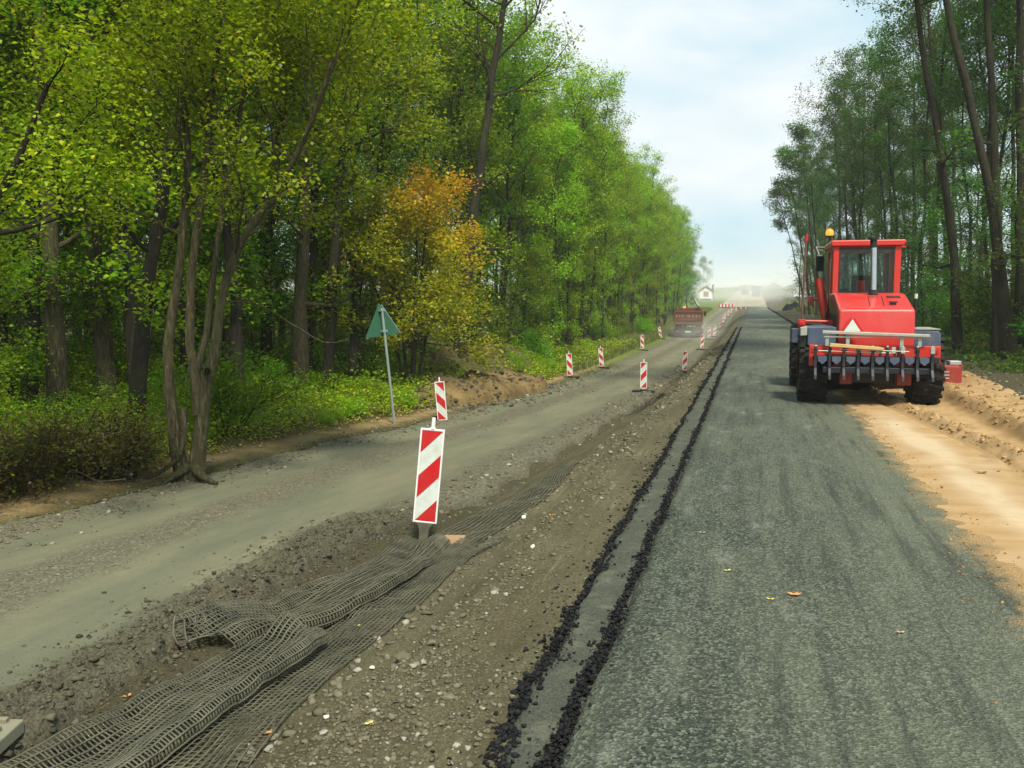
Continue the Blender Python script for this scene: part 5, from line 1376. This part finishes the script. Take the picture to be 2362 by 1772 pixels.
# right wood, individual
own_tree(6.2, 24.4, 'nearest right hand dark trunk, curved and leaning left toward the lane', t_tall(19, .13, -4.9, .5, .55, 2.6, 16, 2, 4, 2, 1.2), 'bark_dark', 'leaf_shaded', 10, .10, .19, 320)
own_tree(5.9, 28.5, 'tall leaning dark stem just right of the grader cab, second from the front', t_tall(19, .13, -3.6, .5, .52, 2.4, 15, 2, 4, 3), 'bark_dark', 'leaf_shaded', 10, .10, .19, 321)
own_tree(6.3, 26.0, 'upright dark trunk right of the grader, beside the curved front trunk', t_tall(18, .13, -1.6, .5, .5, 2.3, 15, 2, 4, 3), 'bark_dark', 'leaf_shaded', 10, .10, .19, 322)
own_tree(7.0, 26.8, 'straight dark trunk deeper in the shade right of the front trunks', t_tall(18, .15, -1.0, .5, .46, 2.5, 16, 2, 4, 4), 'bark_dark', 'leaf_shaded', 10, .10, .19, 323)
for i, (x, y, h, dx, lb) in enumerate([(5.4, 92, 15.5, -2.9, 'outermost thin leaning tree of the far right row with a round crown'), (5.3, 99, 12.5, -3.2, 'bent spindly tree with sparse crown, furthest left of the right wood'),
                                       (5.8, 88, 17, -2.2, 'thin tall leaning tree behind the grader beacon')]):
    own_tree(x, y, lb, t_tall(h, .10, dx, 1, .68, 1.5, 12, 2, 4, 3), 'bark_dark', 'leaf_shaded', 9, .17, .3, 330 + i)
# hazy trees in the far distance
far_keys = ['wood_c', 'blue_a', 'wood_a']
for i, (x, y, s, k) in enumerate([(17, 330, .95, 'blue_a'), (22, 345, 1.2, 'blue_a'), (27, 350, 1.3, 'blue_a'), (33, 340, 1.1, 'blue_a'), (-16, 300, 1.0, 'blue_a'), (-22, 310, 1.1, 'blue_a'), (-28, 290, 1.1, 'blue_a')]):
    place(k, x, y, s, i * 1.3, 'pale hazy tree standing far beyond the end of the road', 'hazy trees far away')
def distant_wood():
    P = []
    n = 9000
    x = rng.uniform(-260, 260, n); y = 860 + 40 * vnoise(x * .02, x * 0, 5) + rng.uniform(0, 30, n)
    top = 8 + 6 * vnoise(x * .03, x * 0, 6) + 4 * vnoise(x * .11, x * 0, 7)
    z = 5.5 + rng.uniform(0, 1, n) ** .8 * top
    c = np.stack([x, y, z], -1)
    nr = rng.standard_normal((n, 3)); nr /= np.linalg.norm(nr, axis=1)[:, None]
    t = np.cross(nr, rng.standard_normal((n, 3))); t /= np.linalg.norm(t, axis=1)[:, None]; b = np.cross(nr, t)
    L = rng.uniform(1.2, 2.8, n)[:, None]
    V = np.stack([c - t * L, c + b * L * .6, c + t * L, c - b * L * .6], 1).reshape(-1, 3)
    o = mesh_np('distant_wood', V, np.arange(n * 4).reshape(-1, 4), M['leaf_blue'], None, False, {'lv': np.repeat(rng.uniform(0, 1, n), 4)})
    tag(o, None, None, None, 'stuff')
distant_wood()

# ------------------------------------------------------------------ shrubs, undergrowth, grass
def proto_shrub(seed, h, w, n, leaf, per, size, spread):
    g = TreeGeo(seed)
    for i in range(n):
        a = g.r.uniform(0, 6.28); rr = g.r.uniform(0, .35) * w
        d = np.array([math.cos(a) * .55, math.sin(a) * .55, 1]) + g.r.normal(0, .15, 3)
        g.branch((math.cos(a) * rr * .4, math.sin(a) * rr * .4, -.1), d, h * g.r.uniform(.7, 1.1), .015, 1, .1, 6, 4, 1.6, .25)
    root = empty('shrub', (0, 0, 0), 'x', 'shrub')
    return g.make(root, 'bark_dark', leaf, per, size, spread, .9, None, 'foliage')
PROTO['shrub_a'] = proto_shrub(401, 1.5, 1.2, 9, 'leaf_green', 9, .07, .13)
PROTO['shrub_b'] = proto_shrub(402, 1.1, 1.1, 9, 'leaf_olive', 9, .06, .12)
PROTO['shrub_c'] = proto_shrub(403, .7, .9, 9, 'leaf_bright', 9, .05, .10)
PROTO['shrub_d'] = proto_shrub(404, .8, 1.1, 12, 'leaf_brown', 4, .05, .12)
PROTO['shrub_e'] = proto_shrub(405, 1.9, 1.4, 10, 'leaf_shaded', 9, .08, .15)
SL = {'shrub_a': 'green leafy shrub under the left wood', 'shrub_b': 'olive shrub at the edge of the left wood', 'shrub_c': 'low light green shrub beside the gravel lane', 'shrub_d': 'brown dry bramble tangle at the left corner of the wood', 'shrub_e': 'dark shrub under the right wood'}
def shrubs(n, xr, yr, keys, wts, sc=(.7, 1.3), ok=None):
    for _ in range(n):
        for _t in range(30):
            x = rng.uniform(*xr); y = math.exp(rng.uniform(math.log(yr[0]), math.log(yr[1])))
            if (ok is None or ok(x, y)) and all((x - a) ** 2 + (y - b) ** 2 > .36 for a, b in placed): break
        placed.append((x, y)); k = rng.choice(keys, p=np.array(wts) / sum(wts))
        place(k, x, y, rng.uniform(*sc), rng.uniform(0, 6.28), SL[k], 'shrubs under the woods', (rng.normal(0, .06), rng.normal(.05, .06)))
shrubs(46, (-11.5, -8.0), (6.5, 36), ['shrub_a', 'shrub_b', 'shrub_c'], [2, 3, 3], (.45, .9), clear)
shrubs(22, (-20, -10.5), (9, 32), ['shrub_a', 'shrub_b'], [3, 2], (.7, 1.2), clear)
shrubs(12, (-9.6, -7.55), (6.6, 9.2), ['shrub_d'], [1], (.6, 1.0))
shrubs(12, (-9.0, -7.75), (7.5, 30), ['shrub_c'], [1], (.3, .55))
shrubs(14, (-10.8, -8.6), (36, 90), ['shrub_a', 'shrub_c', 'shrub_b'], [2, 2, 2], (.8, 1.5))
shrubs(16, (5.9, 10), (21, 60), ['shrub_e'], [1], (.7, 1.3))
for k in list(PROTO):
    if k not in USED:
        for ch in list(PROTO[k].children): bpy.data.objects.remove(ch)
        bpy.data.objects.remove(PROTO[k])

def ground_cover(name, n, xf, yr, size, mat, h, kindlabel=None, seed=0, names=('forest_floor',), dens=None, upb=1.4):
    r = np.random.default_rng(seed); y = np.exp(r.uniform(math.log(yr[0]), math.log(yr[1]), n)); x = xf(r, y)
    if dens is not None:
        k = dens(x, y) > r.uniform(0, 1, n); x, y = x[k], y[k]
    n = len(x); z = surf_z(np.stack([x, y], -1), names)
    c = np.stack([x, y, z + r.uniform(.01, 1, n) ** 1.5 * h * (.4 + 1.2 * (vnoise(x * 1.3, y * 1.3, seed + 1) + .5))], -1)
    per = 3; c = np.repeat(c, per, 0) + r.standard_normal((n * per, 3)) * np.array([.05, .05, .02]); m = n * per
    nr = r.standard_normal((m, 3)); nr[:, 2] = np.abs(nr[:, 2]) + upb; nr /= np.linalg.norm(nr, axis=1)[:, None]
    t = np.cross(nr, r.standard_normal((m, 3))); t /= np.linalg.norm(t, axis=1)[:, None]; b = np.cross(nr, t)
    L = (size * r.uniform(.5, 1.3, m) * np.clip(c[:, 1] / 14, 1, 3))[:, None]
    V = np.stack([c - t * L * .5, c + b * L * .36 + nr * L * .1, c + t * L * .5, c - b * L * .36 + nr * L * .1], 1).reshape(-1, 3)
    o = mesh_np(name, V, np.arange(m * 4).reshape(-1, 4), mat, None, False, {'lv': np.repeat(r.uniform(0, 1, m), 4)})
    return tag(o, None, None, None, 'stuff')
ground_cover('undergrowth', 26000, lambda r, y: -7.42 - r.gamma(1.4, 2.0, len(y)).clip(0, 14), (6, 60), .05, M['leaf_olive'], .42, seed=501)
ground_cover('ivy_cover', 12000, lambda r, y: -8.3 - r.gamma(1.6, 2.6, len(y)).clip(0, 16), (7, 40), .055, M['leaf_green'], .5, seed=502)
ground_cover('leaf_litter', 5200, lambda r, y: -7.35 - r.gamma(1.3, 1.0, len(y)).clip(-.1, 8), (6, 36), .045, M['litter'], .02, seed=503, upb=3)
ground_cover('weeds', 5000, lambda r, y: 4.9 + r.gamma(1.6, 1.2, len(y)), (19, 60), .05, M['leaf_shaded'], .3, seed=504, names=('right_verge', 'wood_floor'))
def grass(name, n, xf, yr, h, mat, seed, names):
    r = np.random.default_rng(seed); y = r.uniform(yr[0], yr[1], n); x = xf(r, y)
    z = surf_z(np.stack([x, y], -1), names); a = r.uniform(0, 6.28, n); w = .012 * np.clip(y / 22, 1, 3.5); hh = h * r.uniform(.5, 1.3, n)
    b = np.stack([x, y, z - .02], -1); sd = np.stack([np.cos(a), np.sin(a), a * 0], -1) * w[:, None]; tip = b + np.stack([r.normal(0, .35, n) * hh, r.normal(0, .35, n) * hh, hh], -1)
    V = np.stack([b - sd, b + sd, tip], 1).reshape(-1, 3)
    o = mesh_np(name, V, np.arange(n * 3).reshape(-1, 3), mat, None, False, {'lv': np.repeat(r.uniform(.2, 1, n), 3)})
    tag(o, None, None, None, 'stuff')
grass('grass', 42000, lambda r, y: -7.25 - r.gamma(1.8, .8, len(y)).clip(0, 5.5), (37, 170), .42, M['grass'], 510, ('forest_floor', 'gravel_road'))
grass('verge_grass', 3500, lambda r, y: 5.2 + r.gamma(1.8, 1.2, len(y)).clip(0, 5), (40, 200), .4, M['grass'], 511, ('right_verge', 'wood_floor'))

ground_cover('heap_weeds', 5200, lambda r, y: -9.6 + r.normal(0, 1.0, len(y)), (24, 37), .05, M['leaf_olive'], .35, seed=505, names=('heap111', 'forest_floor'), dens=lambda x, y: sstep(-.15, .2, fbm(x * .9, y * .9, 506, 3)))
def heap_clods():
    n = 1500; y = rng.uniform(20, 31, n); x = -7.6 + rng.normal(0, .7, n); r = rng.gamma(1.4, .018, n).clip(.008, .09)
    pebbles('heap_clods', np.stack([x, y, surf_z(np.stack([x, y], -1), ('heap101', 'forest_floor', 'gravel_road')) + r * .2], -1), r, M['clod'], .8)
heap_clods()
# log and fallen branches at the lane edge
def log():
    g = TreeGeo(601); g.stem([(-.35, -.1, .04), (0, 0, .07), (.4, .12, .05)], .07, .06, 10, 0, 8)
    o = mesh_np('fallen_log', np.concatenate(g.tv), np.concatenate(g.tf), M['bark_dark'], None, True)
    o.location = (-7.45, 8.75, gz(-7.45, 8.75)); tag(o, 'short dark fallen log among the undergrowth left of the multi stemmed tree', 'log')
    for i, (x, y, pts, lb) in enumerate([(-8.0, 8.7, [(-.7, -.3, .02), (-.2, -.1, .18), (.25, .05, .35), (.9, .1, .52)], 'thin pale fallen branch arched over the undergrowth near the log'),
                                         (-7.7, 8.2, [(-.8, .0, .05), (-.2, -.05, .03), (.4, .05, .02), (.9, .2, .06)], 'long dry branch lying flat along the sandy lane edge')]):
        g = TreeGeo(602 + i); P, R = g.stem(pts, .018, .008, 6, 0, 12)
        for k in (4, 7, 9): g.stem([P[k], P[k] + g.r.normal(0, .12, 3) + [0, 0, .08], P[k] + g.r.normal(0, .22, 3) + [0, 0, .14]], .008, .003, 4, 0, 5)
        o = mesh_np('fallen_branch', np.concatenate(g.tv), np.concatenate(g.tf), M['bark_pale'], None, True)
        o.location = (x, y, gz(x, y) + .01); tag(o, lb, 'branch')
log()

# ------------------------------------------------------------------ air
def volume(name, x0, x1, y0, y1, z0, z1, dens, col):
    m, nt, out = new_mat(name + '_air'); v = N(nt, 'ShaderNodeVolumePrincipled')
    v.inputs['Color'].default_value = (*col, 1); v.inputs['Density'].default_value = dens; v.inputs['Anisotropy'].default_value = .1
    nt.links.new(v.outputs[0], out.inputs['Volume'])
    mb = MB(); mb.bx(x0, x1, y0, y1, z0, z1); o = mb.build(name, m); tag(o, None, None, None, 'stuff'); return o
volume('haze', -1600, 1600, -70, 2600, -4.5, 27, .0006, (.97, .99, 1.0))
def dust(name, c, r, dens, seed):
    m, nt, out = new_mat(name + '_vol'); v = N(nt, 'ShaderNodeVolumePrincipled'); v.inputs['Color'].default_value = (.98, .97, .93, 1)
    t = N(nt, 'ShaderNodeTexCoord'); ln = N(nt, 'ShaderNodeVectorMath', operation='LENGTH'); nt.links.new(t.outputs['Object'], ln.inputs[0])
    n = noise_tex(nt, 2.2, 3, .6, t.outputs['Object'])
    f = maprange(nt, ln.outputs['Value'], .15, .95, 1, 0)
    mu = N(nt, 'ShaderNodeMath', operation='MULTIPLY'); nt.links.new(f, mu.inputs[0]); nt.links.new(maprange(nt, n, .35, .65, .25, 1.0), mu.inputs[1])
    m2 = N(nt, 'ShaderNodeMath', operation='MULTIPLY'); nt.links.new(mu.outputs[0], m2.inputs[0]); m2.inputs[1].default_value = dens
    nt.links.new(m2.outputs[0], v.inputs['Density']); nt.links.new(v.outputs[0], out.inputs['Volume'])
    mb = MB(); mb.lathe([(math.sin(PI * k / 12), -math.cos(PI * k / 12)) for k in range(13)], 'z', (0, 0, 0), 20)
    o = mb.build(name, m); o.location = c; o.scale = r; tag(o, None, None, None, 'stuff')
dust('dust_cloud', (-4.6, 74.5, -.9), (3.2, 6, 1.3), .10, 1)
dust('dust_cloud', (-1, 240, 3.5), (42, 80, 13), .017, 2)

# ------------------------------------------------------------------ sky, sun, camera
az, el = math.radians(152), math.radians(54)          # sun behind the camera, to the right (clockwise from +Y)
w = bpy.data.worlds.new('World'); S.world = w; w.use_nodes = True
nt = w.node_tree; nt.nodes.clear()
sky = N(nt, 'ShaderNodeTexSky', sky_type='NISHITA'); sky.sun_disc = False; sky.sun_elevation = el; sky.sun_rotation = az; sky.air_density = 1.0; sky.dust_density = 2.0
tc = N(nt, 'ShaderNodeTexCoord'); mp = N(nt, 'ShaderNodeMapping'); mp.inputs['Scale'].default_value = (1, 1, 2.2); nt.links.new(tc.outputs['Generated'], mp.inputs[0])
n1 = noise_tex(nt, 3.6, 5, .5, mp.outputs[0], .25)
n2 = noise_tex(nt, 9.0, 5, .55, mp.outputs[0], .2)
cloud = mixc(nt, maprange(nt, n2, .35, .7), (6.6, 7.5, 7.9), (8.0, 8.3, 8.4))
veil = mixc(nt, .75, sky.outputs[0], (4.7, 7.3, 8.4))
colr = mixc(nt, maprange(nt, n1, .36, .60, .05, 1), veil, cloud)
bg = N(nt, 'ShaderNodeBackground'); bg.inputs['Strength'].default_value = .082; nt.links.new(colr, bg.inputs['Color'])
wo = N(nt, 'ShaderNodeOutputWorld'); nt.links.new(bg.outputs[0], wo.inputs['Surface'])
sd = bpy.data.lights.new('sun', 'SUN'); sd.energy = 4.0; sd.angle = math.radians(8); sd.color = (1, .92, .76)
so = bpy.data.objects.new('sun', sd); link(so)
sv = Vector((math.sin(az) * math.cos(el), math.cos(az) * math.cos(el), math.sin(el)))
so.rotation_euler = sv.to_track_quat('Z', 'Y').to_euler(); so.location = sv * 60

cd = bpy.data.cameras.new('camera'); cd.lens = 31.168; cd.sensor_width = 36; cd.clip_start = .05; cd.clip_end = 6000
co = bpy.data.objects.new('camera', cd); link(co); co.location = (0, 0, 1.77)
co.rotation_euler = (math.radians(90 - 5.4747), 0, math.radians(15.1699)); S.camera = co

S.render.engine = 'CYCLES'
S.view_settings.view_transform = 'Standard'; S.view_settings.look = 'None'; S.view_settings.exposure = 0.62; S.view_settings.gamma = 1
S.view_settings.use_curve_mapping = False
c = S.cycles
c.max_bounces = 7; c.diffuse_bounces = 3; c.glossy_bounces = 2; c.transmission_bounces = 4; c.transparent_max_bounces = 8; c.volume_bounces = 2
c.use_denoising = True
try: c.denoiser = 'OPENIMAGEDENOISE'
except Exception: pass
c.sample_clamp_indirect = 6
